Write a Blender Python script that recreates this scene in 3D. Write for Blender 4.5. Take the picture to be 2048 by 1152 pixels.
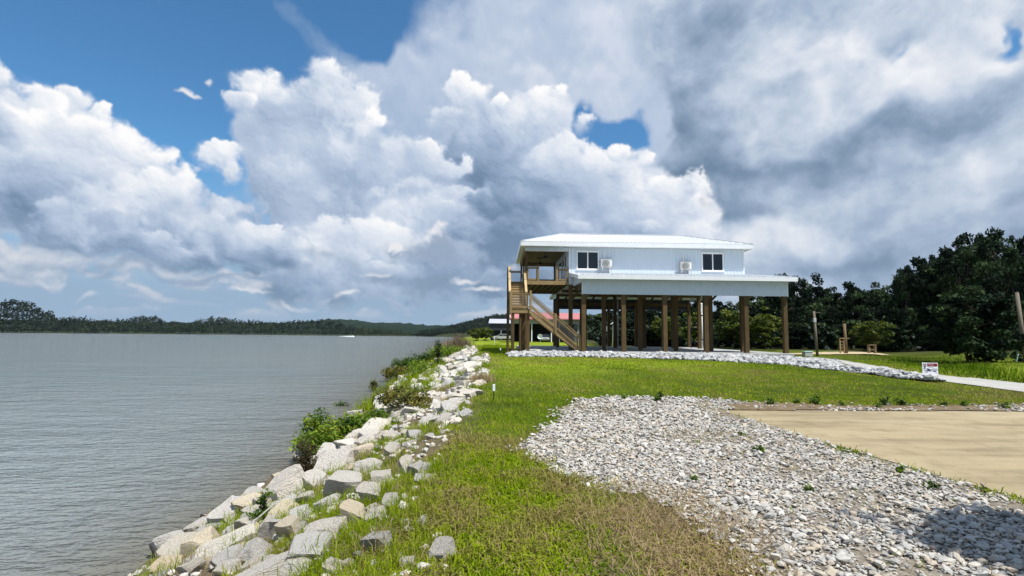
import bpy, bmesh, math, random
import numpy as np
from mathutils import Vector, Matrix
R = math.radians
for _o in list(bpy.data.objects): bpy.data.objects.remove(_o)
scene = bpy.context.scene
COL = scene.collection

# ------------------------------------------------------------------ camera
EYE = 1.65
cam_d = bpy.data.cameras.new('camera'); cam = bpy.data.objects.new('camera', cam_d); COL.objects.link(cam)
cam_d.sensor_width = 36; cam_d.lens = 36 * 1068 / 2048; cam_d.clip_start = .05; cam_d.clip_end = 20000
cam.location = (0, 0, EYE)
cam.rotation_euler = (Matrix.Rotation(R(90) + math.atan(95 / 1068), 4, 'X') @ Matrix.Rotation(.010, 4, 'Z')).to_euler()
scene.camera = cam

# ------------------------------------------------------------------ sky and sun
SUN_EL, SUN_AZ = 63.0, 132.0          # azimuth clockwise from the view direction (+Y)
SKY_W, SKY_H = 2400, 1200
VEIL = [((-22.88, 29.29, 2.87, 1.72, -38), 0.5), ((-18.82, 27.2, 4.51, 2.09, -32), 0.58), ((-13.57, 25.15, 5.78, 2.76, -25), 0.7), ((2.86, 30.86, 10.55, 7.37, 0), 1.2), ((12.21, 27.76, 10.59, 8.9, 0), 0.9), ((-8.11, 22.27, 7.02, 5.32, 0), 0.9), ((4.04, 18.05, 15.99, 10.08, 0), 0.7), ((16.24, 17.53, 8.07, 6.37, 0), 0.6), ((7.31, 21.96, 1.91, 3.41, 0), -1.0), ((10.81, 20.34, 3.3, 2.45, 0), -2.2), ((44.5, 22.91, 1.43, 2.09, 0), -0.8), ((-16.92, 30.48, 4.63, 2.51, 0), -0.6)]
BANK = [((29.22, 26.15, 14.08, 10.57, 0), 1.25), ((24.45, 16.75, 9.09, 7.01, 0), 1.1), ((39.99, 14.38, 10.46, 7.98, 0), 1.1), ((34.43, 7.0, 15.59, 5.73, 0), 0.95), ((43.53, 21.6, 6.53, 5.74, 0), 0.9), ((38.35, 24.85, 1.25, 0.82, 20), -0.95), ((44.51, 23.09, 0.97, 2.09, 0), -1.25), ((43.12, 22.28, 1.02, 0.93, -30), -0.9), ((11.87, 20.28, 3.7, 2.93, 0), -1.5)]
DARKS = [((20.79, 20.93, 4.35, 8.78, -10), 0.75), ((26.23, 16.07, 9.27, 2.55, 0), 0.75), ((16.45, 29.1, 4.13, 3.87, 0), 0.5), ((38.55, 18.93, 8.2, 1.51, 8), 0.7), ((30.05, 25.56, 5.04, 5.71, 0), 0.35), ((23.4, 12.06, 4.13, 1.46, 0), 0.6), ((32.69, 10.74, 4.64, 1.79, 0), 0.35), ((29.36, 7.34, 6.99, 1.31, 0), 0.5), ((40.43, 22.54, 5.21, 3.36, 0), -0.25), ((34.08, 24.63, 3.47, 3.17, 0), -0.2), ((38.42, 16.32, 5.44, 1.01, 0), -0.3), ((23.62, 20.12, 1.86, 2.75, 0), -0.2)]
HEAPS = [([(-29.86, 18.57), (-28.54, 23.72), (-25.94, 25.11), (-23.09, 24.1), (-20.79, 26.55), (-18.3, 26.75), (-15.88, 24.21), (-13.42, 20.91), (-9.69, 20.71), (-7.1, 25.67), (-4.37, 27.28), (-1.54, 24.46), (1.78, 26.0), (6.22, 26.05), (7.97, 24.1), (7.31, 19.99), (9.99, 18.14), (12.66, 19.98), (16.26, 18.26), (19.68, 15.29), (21.98, 11.18), (21.37, 5.24), (9.39, 3.84), (-6.6, 2.64), (-23.47, 2.52), (-26.3, 6.04), (-25.65, 10.91), (-28.07, 15.33)], 95, 45, 5, 0.4, 0.7, 3.6, 24, [((-1.41, 14.42, 9.21, 5.73, 0), -0.24), ((5.14, 12.34, 6.46, 6.29, 0), -0.16), ((-6.71, 7.96, 13.62, 3.18, 0), -0.16), ((-17.76, 13.61, 2.97, 6.96, 0), -0.12), ((-23.9, 12.06, 4.1, 4.82, 0), -0.06), ((-10.67, 17.66, 3.18, 3.01, 0), -0.15), ((18.61, 10.38, 5.36, 3.53, 0), 0.12), ((13.12, 14.2, 4.66, 3.06, 0), 0.1), ((-27.16, 5.99, 2.99, 2.86, 0), -0.1), ((-19.79, 3.38, 9.46, 3.02, 0), -0.1)]), ([(-48.43, 21.25), (-44.99, 20.58), (-42.96, 19.2), (-40.48, 19.85), (-38.74, 19.02), (-37.24, 17.55), (-34.95, 15.94), (-32.61, 15.5), (-30.05, 12.98), (-26.61, 12.48), (-23.81, 10.12), (-20.9, 7.36), (-21.77, 5.56), (-30.45, 5.3), (-39.55, 6.1), (-46.8, 6.62)], 75, 45, 6, 0.42, 0.68, 5.2, 22, [((-37.97, 7.31, 8.81, 1.69, -6), -0.06), ((-39.4, 13.79, 1.97, 3.24, -30), -0.15), ((-41.98, 9.66, 3.62, 1.98, 0), -0.12), ((-33.48, 10.48, 3.03, 2.66, 0), -0.08)])]
SCUD = [((-33.18, 5.34, 12.51, 0.72, 3), 0.75, (142, 162, 187)), ((-9.83, 5.76, 8.83, 1.58, 0), 0.8, (128, 148, 172)), ((-7.8, 8.99, 6.88, 2.11, -10), 0.75, (146, 163, 186)), ((-36.41, 4.45, 2.44, 0.6, 0), 0.6, (140, 160, 186)), ((-0.76, 5.93, 4.31, 1.29, 0), 0.6, (140, 160, 185)), ((23.87, 12.51, 5.02, 1.26, -10), 0.7, (134, 154, 180)), ((-17.04, 7.57, 7.87, 1.23, 0), 0.6, (150, 168, 192))]
PUFFS = [((-7.84, 11.0, 2.67, 1.26, 0), 0.8), ((-16.9, 3.88, 2.95, 0.72, 0), 0.7), ((-21.66, 3.12, 3.71, 0.6, 0), 0.6), ((-3.16, 4.19, 3.75, 0.7, 0), 0.75), ((-27.03, 3.5, 2.98, 0.53, 0), 0.6), ((-38.34, 2.62, 2.64, 0.59, 0), 0.6), ((-0.77, 6.74, 1.62, 0.86, 0), 0.6), ((-13.99, 6.67, 2.54, 0.73, 0), 0.55), ((-12.82, 10.11, 1.24, 1.14, 0), 1.0), ((-5.05, 5.33, 2.67, 0.96, 0), 0.8), ((-8.91, 11.32, 2.12, 1.15, 0), 0.5), ((-40.42, 4.77, 2.5, 0.9, 0), 0.6), ((-31.78, 21.53, 1.37, 0.5, -10), 0.85), ((-29.8, 23.24, 0.76, 0.59, 30), 0.7), ((-28.65, 14.32, 1.69, 0.64, 0), 0.6)]
def sky_clouds():
    rs = np.random.RandomState(7)
    W, H = SKY_W, SKY_H
    HV = 640                          # rows with full detail: 0..48 deg
    az = np.linspace(-60, 60, W, dtype=np.float32)[None, :].repeat(HV, 0)
    el = ((np.arange(HV, dtype=np.float32) + .5) * 90 / H)[:, None].repeat(W, 1)
    def vnoise(u, v, seed):
        g = np.random.RandomState(seed).rand(256, 256).astype(np.float32)
        iu = np.floor(u).astype(np.int32); iv = np.floor(v).astype(np.int32)
        fu = u - iu; fv = v - iv
        fu = fu * fu * fu * (fu * (fu * 6 - 15) + 10); fv = fv * fv * fv * (fv * (fv * 6 - 15) + 10)
        a = g[iv & 255, iu & 255]; b = g[iv & 255, (iu + 1) & 255]
        c = g[(iv + 1) & 255, iu & 255]; d = g[(iv + 1) & 255, (iu + 1) & 255]
        return (a + (b - a) * fu) * (1 - fv) + (c + (d - c) * fu) * fv
    def fbm(u, v, seed, octv=5, gain=.5):
        s = 0; a = 1; t = 0
        for k in range(octv):
            s = s + a * vnoise(u * 2**k * .97 + 13.7 * k, v * 2**k * .97 + 5.1 * k, seed + k); t += a; a *= gain
        return s / t - .5
    def worley(u, v, seed):
        r = np.random.RandomState(seed); gx = r.rand(128, 128).astype(np.float32); gy = r.rand(128, 128).astype(np.float32)
        iu = np.floor(u).astype(np.int32); iv = np.floor(v).astype(np.int32); fu = u - iu; fv = v - iv
        best = np.full(u.shape, 9, np.float32)
        for dy in (-1, 0, 1):
            for dx in (-1, 0, 1):
                y = (iv + dy) & 127; x = (iu + dx) & 127
                d = (gx[y, x] + dx - fu)**2 + (gy[y, x] + dy - fv)**2
                np.minimum(best, d, out=best)
        return best
    def ss(a, b, x):
        t = np.clip((x - a) / (b - a), 0, 1); return t * t * (3 - 2 * t)
    def blur(a, r):
        for ax in (0, 1):
            for _ in range(2):
                c = np.cumsum(np.pad(a, [(r + 1, r) if k == ax else (0, 0) for k in (0, 1)], mode='edge'), axis=ax, dtype=np.float64)
                n = a.shape[ax]
                hi = np.take(c, np.arange(2 * r + 1, 2 * r + 1 + n), ax); lo = np.take(c, np.arange(0, n), ax)
                a = ((hi - lo) / (2 * r + 1)).astype(np.float32)
        return a
    # photo-frame degrees -> the control points below are (azimuth, elevation)
    def poly_sd(pts):
        p = np.array(pts, np.float32); st = 4
        u = az[::st, ::st]; v = el[::st, ::st]
        d = np.full(u.shape, 1e9, np.float32); ins = np.zeros(u.shape, bool)
        for k in range(len(p)):
            a = p[k]; b = p[(k + 1) % len(p)]; e = b - a
            t = np.clip(((u - a[0]) * e[0] + (v - a[1]) * e[1]) / (e @ e + 1e-9), 0, 1)
            d = np.minimum(d, (u - a[0] - t * e[0])**2 + (v - a[1] - t * e[1])**2)
            cond = ((a[1] > v) != (b[1] > v))
            xi = (b[0] - a[0]) * (v - a[1]) / (b[1] - a[1] + 1e-9) + a[0]
            ins ^= cond & (u < xi)
        sd = np.where(ins, 1, -1) * np.sqrt(d)
        yy = np.clip((np.arange(HV) - 0) / st, 0, sd.shape[0] - 1.001); xx = np.clip(np.arange(W) / st, 0, sd.shape[1] - 1.001)
        iy = yy.astype(int); ix = xx.astype(int); fy = (yy - iy)[:, None]; fx = (xx - ix)[None]
        s = sd[iy][:, ix] * (1 - fy) * (1 - fx) + sd[iy + 1][:, ix] * fy * (1 - fx) + sd[iy][:, ix + 1] * (1 - fy) * fx + sd[iy + 1][:, ix + 1] * fy * fx
        return s.astype(np.float32)
    def bump(u0, v0, ru, rv, rot=0.):
        c, s = np.cos(np.radians(rot)), np.sin(np.radians(rot))
        du = (az + wu * 1.5 - u0); dv = (el + wv * 1.2 - v0)
        return np.exp(-(((du * c + dv * s) / ru)**2 + ((-du * s + dv * c) / rv)**2))
    # domain warps shared by all layers
    wu = fbm(az / 5, el / 5, 11, 5) * 4.0; wv = fbm(az / 5 + 31, el / 5 + 17, 21, 5) * 4.0
    wu2 = fbm(az / 1.3, el / 1.3, 31, 4) * 1.0; wv2 = fbm(az / 1.3 + 9, el / 1.3 + 4, 41, 4) * 1.0
    # cauliflower relief: one dome per cell at six scales, shared
    BU = az + wu * .35 + wu2 * .45; BV = el * 1.12 + wv * .35 + wv2 * .45
    bill = np.zeros_like(az); amps = []
    domes = []
    for k, (sc, am) in enumerate(((7.5, 2.6), (3.9, 1.45), (2.0, .8), (1.05, .42), (.55, .22), (.29, .11))):
        d2 = worley(BU / sc + 7 * k, BV / sc + 3 * k, 100 + k)
        dome = np.sqrt(np.clip(1.15 - d2, .02, None)) * am
        domes.append(dome); bill += dome
    bill -= bill.mean()
    fine = bill - domes[0] + domes[0].mean()
    wisp = fbm(BU / 2.5, BV / 2.5, 61, 7, .58)
    LIN = lambda r, g, b: np.array([((c / 255 + .055) / 1.055)**2.4 if c > 10 else c / 3294 for c in (r, g, b)], np.float32)
    WHITE = LIN(246, 245, 247); MID = LIN(196, 206, 222); GREY = LIN(150, 168, 190); DARK = LIN(112, 134, 160)
    HORIZ = LIN(150, 174, 200)
    col = np.zeros((HV, W, 3), np.float32); alp = np.zeros((HV, W), np.float32)
    def over(c, a):
        nonlocal col, alp
        a = np.clip(a, 0, 1)
        col = c * a[..., None] + col * (1 - a[..., None]); alp = a + alp * (1 - a)
    def ramp(t, stops):
        out = np.zeros(t.shape + (3,), np.float32)
        xs = [s[0] for s in stops]
        for ch in range(3): out[..., ch] = np.interp(t, xs, [s[1][ch] for s in stops])
        return out
    def shade(hgt, thick_scale, relief, shadow, sd=None):
        # relief shading of the cloud's face, sun high on the right and a little behind the viewer
        gy, gx = np.gradient(hgt); px_u = 120 / W; px_v = 90 / H
        gx = gx / px_u; gy = gy / px_v
        nrm = 1 / np.sqrt(1 + (relief * gx)**2 + (relief * gy)**2)
        lam = (-.36 * relief * gx * nrm - .0 - .62 * relief * gy * nrm + .70 * nrm)
        return lam
    def column(mask, decay, tilt):
        # cloud above each point (towards the sun): what shades it
        acc = np.zeros_like(mask); row = np.zeros(W, np.float32); dv = 90 / H
        keep = np.exp(-dv / decay)
        for j in range(HV - 1, -1, -1):
            sh = tilt * dv / (120 / W)
            k = int(np.floor(sh * (HV - j))) - int(np.floor(sh * (HV - j - 1)))
            if k: row = np.roll(row, -k)
            row = row * keep + mask[j] * (1 - keep)
            acc[j] = row
        return acc
    # ---- 1 low haze bank and small far clouds on the horizon
    n1 = fbm(az / 6 + 3, el / 2.6, 71, 6, .55)
    over(np.broadcast_to(HORIZ, col.shape), .98 * (1 - ss(3, 17, el + n1 * 5)))
    st = fbm((az + wu) / 5.5 + 40, (el + .5 * wv) / 2.1 + 9, 81, 6, .55) + .35 * wisp
    a = ss(-.06, .12, st) * ss(1.0, 2.6, el) * (1 - ss(8, 14, el))
    tone = np.clip(.45 + 1.5 * (st - np.roll(st, -6, 0)) + .6 * st, 0, 1)
    over(ramp(tone, [(0, GREY * .92), (.45, MID * .90), (1, WHITE * .86)]), a * .9)
    # ---- 2 high veil, upper centre to right
    v = wisp * .22 + fbm((az + 1.4 * wu + .5 * el) / 9 + 2, (el + 1.4 * wv) / 10, 91, 6, .45) * 1.1
    veil = 0
    for b, w in VEIL: veil = veil + w * bump(*b)
    a = ss(.22, .95, veil + v * .75)
    tone = np.clip(.42 + .85 * v - (np.roll(v, -14, 0) - v) * .9, 0, 1)
    over(ramp(tone, [(0, LIN(158, 180, 208)), (.5, LIN(190, 203, 223)), (1, LIN(228, 232, 240))]), a * .96)
    # ---- 3 big grey bank on the right
    g = 0
    for b, w in BANK: g = g + w * bump(*b)
    vb = wisp * .4 + fbm((az + wu) / 11 + 8, (el + wv) / 5 - az / 30 + 3, 95, 7, .52) * 1.6
    gh = g + vb * .55
    a = ss(.2, .62, gh)
    dk = 0
    for b, w in DARKS: dk = dk + w * bump(*b)
    lt = np.clip(vb + wisp * .4, -1, 1)
    d5 = blur(gh, 5); gy, gx = np.gradient(d5)
    rel = -(gx * .5 + gy * .9) * 9
    tone = np.clip(.67 + .58 * lt - .52 * dk + .55 * rel + fine * .02, 0, 1)
    over(ramp(tone, [(0, LIN(104, 128, 154)), (.25, LIN(134, 155, 180)), (.5, LIN(166, 183, 206)), (.75, LIN(203, 213, 227)), (1, LIN(236, 238, 243))]), a)
    # ---- 4 cumulus heaps
    def cumulus(pts, n_big, n_edge, seed, lo, hi, low_v, top_v, tones=()):
        r_ = np.random.RandomState(seed)
        sd = poly_sd(pts)
        h = sd - .5 + bill * .30 + wisp * 1.6
        A = ss(0, .9, h) 
        body = blur(np.sqrt(np.clip(h, 0, None) + .02) * 1.6 + fine * .9, 1)
        lamf = shade(fine * .8 + wisp * .9, 1, .40, 1)            # small relief
        big = fbm(az / 8 + seed * 1.7, el / 7 + seed, seed + 200, 5)
        T = np.clip(.40 + .9 * big + .18 * lamf, 0, 1)
        P_ = np.array(pts); u0, u1 = P_[:, 0].min(), P_[:, 0].max(); v0, v1 = P_[:, 1].min(), P_[:, 1].max()
        cl = []
        def sample(u, v):
            j = int(np.clip(v / 90 * H, 0, HV - 1)); i = int(np.clip((u + 60) / 120 * W, 0, W - 1)); return sd[j, i], big[j, i]
        tries = 0
        while len(cl) < n_big and tries < 4000:
            tries += 1
            u, v = r_.uniform(u0, u1), r_.uniform(v0, v1); q, bg = sample(u, v)
            if q < .6: continue
            r = min(r_.uniform(1.1, 5.2), q * 1.15 + .5)
            cl.append((v + r * .25 + r_.normal(0, 1.0), u, v, r * r_.uniform(1.0, 1.35), r * r_.uniform(.75, 1.0), bg))
        for k in range(n_edge):                                   # bulges along the outline
            j = r_.randint(len(P_)); a_ = P_[j]; b_ = P_[(j + 1) % len(P_)]; t = r_.rand(); u, v = a_ + (b_ - a_) * t
            if v < low_v + 2.5: continue
            r = r_.uniform(.7, 2.3) 
            cl.append((v - r * .4 + r_.normal(0, .8), u, v - r * .75, r * 1.1, r, .12))
        cl.sort(key=lambda c: -c[0])
        for (_, u, v, ru, rv, bg) in cl:
            i0 = max(0, int((u - ru * 1.9 + 60) / 120 * W)); i1 = min(W, int((u + ru * 1.9 + 60) / 120 * W))
            j0 = max(0, int((v - rv * 2.2) / 90 * H)); j1 = min(HV, int((v + rv * 1.9) / 90 * H))
            if i1 - i0 < 3 or j1 - j0 < 3: continue
            sl = (slice(j0, j1), slice(i0, i1))
            x = (az[sl] + wu2[sl] * 1.15 + wu[sl] * .30 - u) / ru; y = (el[sl] + wv2[sl] * 1.15 + wv[sl] * .30 - v) / rv
            q = 1 - np.sqrt(x * x + y * y) + (fine[sl] * .34 + wisp[sl] * 1.0) * (1.3 / (rv + .5)) ** .35
            sf = r_.rand() ** 1.5; w_ = .16 + .85 * sf + (.8 + .5 * sf) * ss(.55, -.7, y - .3 * x + wisp[sl] * 1.5)
            al = ss(0, 1, q / w_)
            hfrac = np.clip((v - low_v) / (top_v - low_v), 0, 1)
            dome = np.clip(q, 0, 1) 
            tc = lo + (hi - lo) * hfrac ** .8 + 1.0 * bg + r_.normal(0, .05) + .26 * y + .12 * x + .40 * (lamf[sl] - .62) * .62 - .08 * dome + .5 * wisp[sl]
            T[sl] = tc * al + T[sl] * (1 - al); A[sl] = al + A[sl] * (1 - al)
        lamL = shade(blur(body, 9), 1, .35, 1)
        T = T + .30 * (lamL - .62)
        dk = ss(low_v + 4.5, low_v - .5, el + wv * .5 + fbm(az / 4, el / 2, seed + 9, 4) * 3)
        T = T - .22 * dk
        for b_, w_ in tones: T = T + w_ * bump(*b_) * (1 + 1.2 * wisp)
        A = A * ss(low_v - 1.6, low_v + .2, el + wv * .35 + wisp * .8)
        T = np.clip(.52 + (T - .56) * 1.0, 0, 1)
        over(ramp(T, [(0, LIN(112, 136, 164)), (.22, LIN(146, 167, 194)), (.45, LIN(182, 197, 219)), (.7, LIN(216, 224, 236)), (1, LIN(252, 251, 251))]), A)
    for c in HEAPS: cumulus(*c)
    # ---- 5 thin dark scud and low bands in front
    for (b, w, cc) in SCUD:
        m = w * bump(*b) + wisp * .8
        over(np.broadcast_to(LIN(*cc), col.shape), .85 * ss(.28, .8, m))
    for b, w in PUFFS:
        m = w * bump(*b) + fine * .16 + wisp * .35
        lam = np.clip(.6 - (np.roll(m, -4, 0) - m) * 3 - (np.roll(m, -4, 1) - m) * 1.5, 0, 1)
        over(ramp(lam, [(0, GREY), (.6, LIN(206, 213, 226)), (1, WHITE * .93)]), .9 * ss(.35, .75, m))
    # light haze over everything near the horizon
    hz = .85 * np.exp(-el / 3.2)[..., None]
    col = col * (1 - hz * alp[..., None]) + HORIZ * hz * alp[..., None]
    # ---- full map: fade the detailed band into a broken cloud ceiling up to the zenith
    out = np.zeros((H, W, 4), np.float32)
    zc = np.array(list(MID * .9), np.float32); za = .55
    out[:HV, :, :3] = col; out[:HV, :, 3] = alp
    f = ss(36, 47, el)[..., None]
    pm = out[:HV].copy(); pm[..., :3] = col
    fill = np.concatenate([np.broadcast_to(zc * za, col.shape), np.full((HV, W, 1), za, np.float32)], 2)
    out[:HV] = pm * (1 - f) + fill * f
    out[HV:] = np.concatenate([zc * za, [za]])
    return out            # premultiplied cloud colour + cover

world = bpy.data.worlds.new('World'); scene.world = world; world.use_nodes = True
nt = world.node_tree; nt.nodes.clear()
def _n(t, **kw):
    n = nt.nodes.new(t)
    for k, v in kw.items(): setattr(n, k, v)
    return n
sky_img = bpy.data.images.new('cloud_cover', SKY_W, SKY_H, alpha=True, float_buffer=True)
sky_img.colorspace_settings.name = 'Non-Color'; sky_img.alpha_mode = 'CHANNEL_PACKED'
sky_img.pixels.foreach_set(sky_clouds().astype(np.float32).ravel()); sky_img.update(); sky_img.pack()
tc = _n('ShaderNodeTexCoord'); sp = _n('ShaderNodeSeparateXYZ'); nt.links.new(tc.outputs['Generated'], sp.inputs[0])
def mth(op, a, b=None, c=None):
    n = _n('ShaderNodeMath', operation=op)
    for i, v in enumerate((a, b, c)):
        if v is None: continue
        if isinstance(v, (int, float)): n.inputs[i].default_value = v
        else: nt.links.new(v, n.inputs[i])
    return n.outputs[0]
azm = mth('ARCTAN2', sp.outputs['X'], sp.outputs['Y'])
uu = mth('PINGPONG', mth('MULTIPLY_ADD', azm, 1 / R(120), .5), 1.0)      # the cloud field carries on mirrored round the horizon
vv = mth('MAXIMUM', mth('MULTIPLY', mth('ARCSINE', sp.outputs['Z']), 1 / R(90)), .0005)
cb = _n('ShaderNodeCombineXYZ'); nt.links.new(uu, cb.inputs[0]); nt.links.new(vv, cb.inputs[1])
im = _n('ShaderNodeTexImage', image=sky_img, extension='EXTEND', interpolation='Cubic'); nt.links.new(cb.outputs[0], im.inputs[0])
sk = _n('ShaderNodeTexSky', sky_type='NISHITA', sun_disc=False)
sk.sun_elevation = R(SUN_EL); sk.sun_rotation = R(SUN_AZ); sk.air_density = 1.0; sk.dust_density = .35; sk.ozone_density = 2.2
tint = _n('ShaderNodeMix', data_type='RGBA', blend_type='MULTIPLY'); tint.inputs[0].default_value = 1
nt.links.new(sk.outputs[0], tint.inputs[6]); tint.inputs[7].default_value = (.50, .885, 1.06, 1)
inv = mth('SUBTRACT', 1.0, im.outputs['Alpha'])
m1 = _n('ShaderNodeVectorMath', operation='SCALE'); nt.links.new(tint.outputs[2], m1.inputs[0]); nt.links.new(inv, m1.inputs['Scale'])
m2 = _n('ShaderNodeVectorMath', operation='SCALE'); nt.links.new(im.outputs['Color'], m2.inputs[0]); m2.inputs['Scale'].default_value = 7.7
ad = _n('ShaderNodeVectorMath', operation='ADD'); nt.links.new(m1.outputs[0], ad.inputs[0]); nt.links.new(m2.outputs[0], ad.inputs[1])
bg = _n('ShaderNodeBackground'); nt.links.new(ad.outputs[0], bg.inputs[0]); bg.inputs[1].default_value = .105
wo = _n('ShaderNodeOutputWorld'); nt.links.new(bg.outputs[0], wo.inputs[0])
world.cycles.sampling_method = 'MANUAL'; world.cycles.sample_map_resolution = 512

sun_d = bpy.data.lights.new('sun', 'SUN'); sun_d.energy = 5.0; sun_d.angle = R(.5); sun_d.color = (1, .965, .90)
sun = bpy.data.objects.new('sun', sun_d); COL.objects.link(sun)
S = Vector((math.sin(R(SUN_AZ)) * math.cos(R(SUN_EL)), math.cos(R(SUN_AZ)) * math.cos(R(SUN_EL)), math.sin(R(SUN_EL))))
sun.rotation_euler = S.to_track_quat('Z', 'Y').to_euler(); sun.location = (30, -30, 60)

scene.view_settings.view_transform = 'Standard'; scene.view_settings.look = 'None'
scene.view_settings.exposure = 0.35; scene.view_settings.gamma = 1; scene.view_settings.use_curve_mapping = False
scene.cycles.max_bounces = 6; scene.cycles.transparent_max_bounces = 8; scene.cycles.diffuse_bounces = 3; scene.cycles.glossy_bounces = 3
scene.cycles.caustics_reflective = False; scene.cycles.caustics_refractive = False

# ------------------------------------------------------------------ helpers
def tag(o, label=None, cat=None, group=None, kind=None):
    if label: o['label'] = label
    if cat: o['category'] = cat
    if group: o['group'] = group
    if kind: o['kind'] = kind
    return o
def empty(name, loc, rz=0, label=None, cat=None, group=None):
    o = bpy.data.objects.new(name, None); COL.objects.link(o); o.location = loc; o.rotation_euler = (0, 0, rz)
    o.empty_display_size = .2
    return tag(o, label, cat, group)
def link(name, me, parent=None, loc=None, rot=None, scl=None):
    o = bpy.data.objects.new(name, me); COL.objects.link(o)
    if parent is not None: o.parent = parent
    if loc is not None: o.location = loc
    if rot is not None: o.rotation_euler = rot
    if scl is not None: o.scale = scl
    return o
def npmesh(name, V, F, mat=None, tint=None, smooth=False, col=None):
    """V (n,3); F: a list of (m,k) index arrays; tint: one float per vertex."""
    me = bpy.data.meshes.new(name); V = np.asarray(V, np.float32)
    if isinstance(F, np.ndarray): F = [F]
    F = [np.asarray(f, np.int32) for f in F if len(f)]
    loops = np.concatenate([f.ravel() for f in F]); sizes = np.concatenate([np.full(len(f), f.shape[1], np.int32) for f in F])
    me.vertices.add(len(V)); me.vertices.foreach_set('co', V.ravel())
    me.loops.add(len(loops)); me.loops.foreach_set('vertex_index', loops)
    me.polygons.add(len(sizes)); me.polygons.foreach_set('loop_start', np.concatenate([[0], np.cumsum(sizes)[:-1]]).astype(np.int32))
    me.polygons.foreach_set('use_smooth', np.full(len(sizes), smooth, bool))
    if mat is not None: me.materials.append(mat)
    if tint is not None:
        a = me.attributes.new('tint', 'FLOAT', 'POINT'); a.data.foreach_set('value', np.asarray(tint, np.float32))
    if col is not None:
        a = me.attributes.new('surf', 'FLOAT_COLOR', 'POINT')
        a.data.foreach_set('color', np.concatenate([col, np.ones((len(col), 1))], 1).astype(np.float32).ravel())
    me.update(calc_edges=True); me.validate()
    return me
class MB:
    """collects boxes, beams and tubes; build() links them as one mesh object"""
    def __init__(s): s.v = []; s.f = []
    def add(s, v, f):
        b = len(s.v); s.v += [tuple(p) for p in v]; s.f += [tuple(i + b for i in q) for q in f]; return s
    def box(s, x0, y0, z0, x1, y1, z1):
        return s.add([(x0, y0, z0), (x1, y0, z0), (x1, y1, z0), (x0, y1, z0), (x0, y0, z1), (x1, y0, z1), (x1, y1, z1), (x0, y1, z1)],
                     [(3, 2, 1, 0), (4, 5, 6, 7), (0, 1, 5, 4), (1, 2, 6, 5), (2, 3, 7, 6), (3, 0, 4, 7)])
    def beam(s, p, q, w, h, up=(0, 0, 1)):
        p = Vector(p); q = Vector(q); d = (q - p).normalized(); u = Vector(up); r = d.cross(u)
        if r.length < 1e-4: r = d.cross(Vector((0, 1, 0)))
        r.normalize(); u = r.cross(d).normalized(); r *= w / 2; u *= h / 2
        v = [p - r - u, p + r - u, p + r + u, p - r + u, q - r - u, q + r - u, q + r + u, q - r + u]
        return s.add(v, [(0, 1, 2, 3), (7, 6, 5, 4), (4, 5, 1, 0), (5, 6, 2, 1), (6, 7, 3, 2), (7, 4, 0, 3)])
    def tube(s, p, q, r0, r1=None, n=8, cap=True):
        r1 = r0 if r1 is None else r1
        p = Vector(p); q = Vector(q); d = (q - p).normalized(); a = d.orthogonal().normalized(); b = d.cross(a)
        v = []
        for c, r in ((p, r0), (q, r1)):
            for k in range(n):
                t = 2 * math.pi * k / n; v.append(c + (a * math.cos(t) + b * math.sin(t)) * r)
        f = [(k, (k + 1) % n, n + (k + 1) % n, n + k) for k in range(n)]
        if cap: f += [tuple(range(n - 1, -1, -1)), tuple(range(n, 2 * n))]
        return s.add(v, f)
    def lathe(s, c, prof, n=16, axis='Z'):
        v = []; f = []
        for (r, h) in prof:
            for k in range(n):
                t = 2 * math.pi * k / n
                p = (r * math.cos(t), r * math.sin(t), h) if axis == 'Z' else (r * math.cos(t), h, r * math.sin(t))
                v.append((c[0] + p[0], c[1] + p[1], c[2] + p[2]))
        for i in range(len(prof) - 1):
            f += [(i * n + k, i * n + (k + 1) % n, (i + 1) * n + (k + 1) % n, (i + 1) * n + k) for k in range(n)]
        f += [tuple(range(n - 1, -1, -1)), tuple(range((len(prof) - 1) * n, len(prof) * n))]
        return s.add(v, f)
    def prism(s, poly, y0, y1):
        """polygon in x,z extruded along y"""
        n = len(poly)
        v = [(x, y0, z) for x, z in poly] + [(x, y1, z) for x, z in poly]
        return s.add(v, [tuple(range(n)), tuple(range(2 * n - 1, n - 1, -1))] + [(k, n + k, n + (k + 1) % n, (k + 1) % n) for k in range(n)])
    def mesh(s, name, mat, smooth=False, bevel=0):
        me = bpy.data.meshes.new(name); me.from_pydata(s.v, [], s.f)
        bm = bmesh.new(); bm.from_mesh(me); bmesh.ops.recalc_face_normals(bm, faces=bm.faces)
        if bevel: bmesh.ops.bevel(bm, geom=list(bm.edges), offset=bevel, segments=1, affect='EDGES')
        bm.to_mesh(me); bm.free()
        me.materials.append(mat)
        if smooth: me.polygons.foreach_set('use_smooth', [True] * len(me.polygons))
        me.update(); return me
    def build(s, name, mat, parent=None, smooth=False, bevel=0, label=None, **kw):
        return tag(link(name, s.mesh(name, mat, smooth, bevel), parent, **kw), label)
def ss(a, b, x):
    t = np.clip((np.asarray(x, float) - a) / (b - a), 0, 1); return t * t * (3 - 2 * t)
_G = np.random.RandomState(5).rand(256, 256)
def vn(u, v):
    u = np.asarray(u, float); v = np.asarray(v, float)
    iu = np.floor(u).astype(int); iv = np.floor(v).astype(int); fu = u - iu; fv = v - iv
    fu = fu * fu * (3 - 2 * fu); fv = fv * fv * (3 - 2 * fv)
    g = lambda a, b: _G[b & 255, a & 255]
    return (g(iu, iv) * (1 - fu) + g(iu + 1, iv) * fu) * (1 - fv) + (g(iu, iv + 1) * (1 - fu) + g(iu + 1, iv + 1) * fu) * fv
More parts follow.
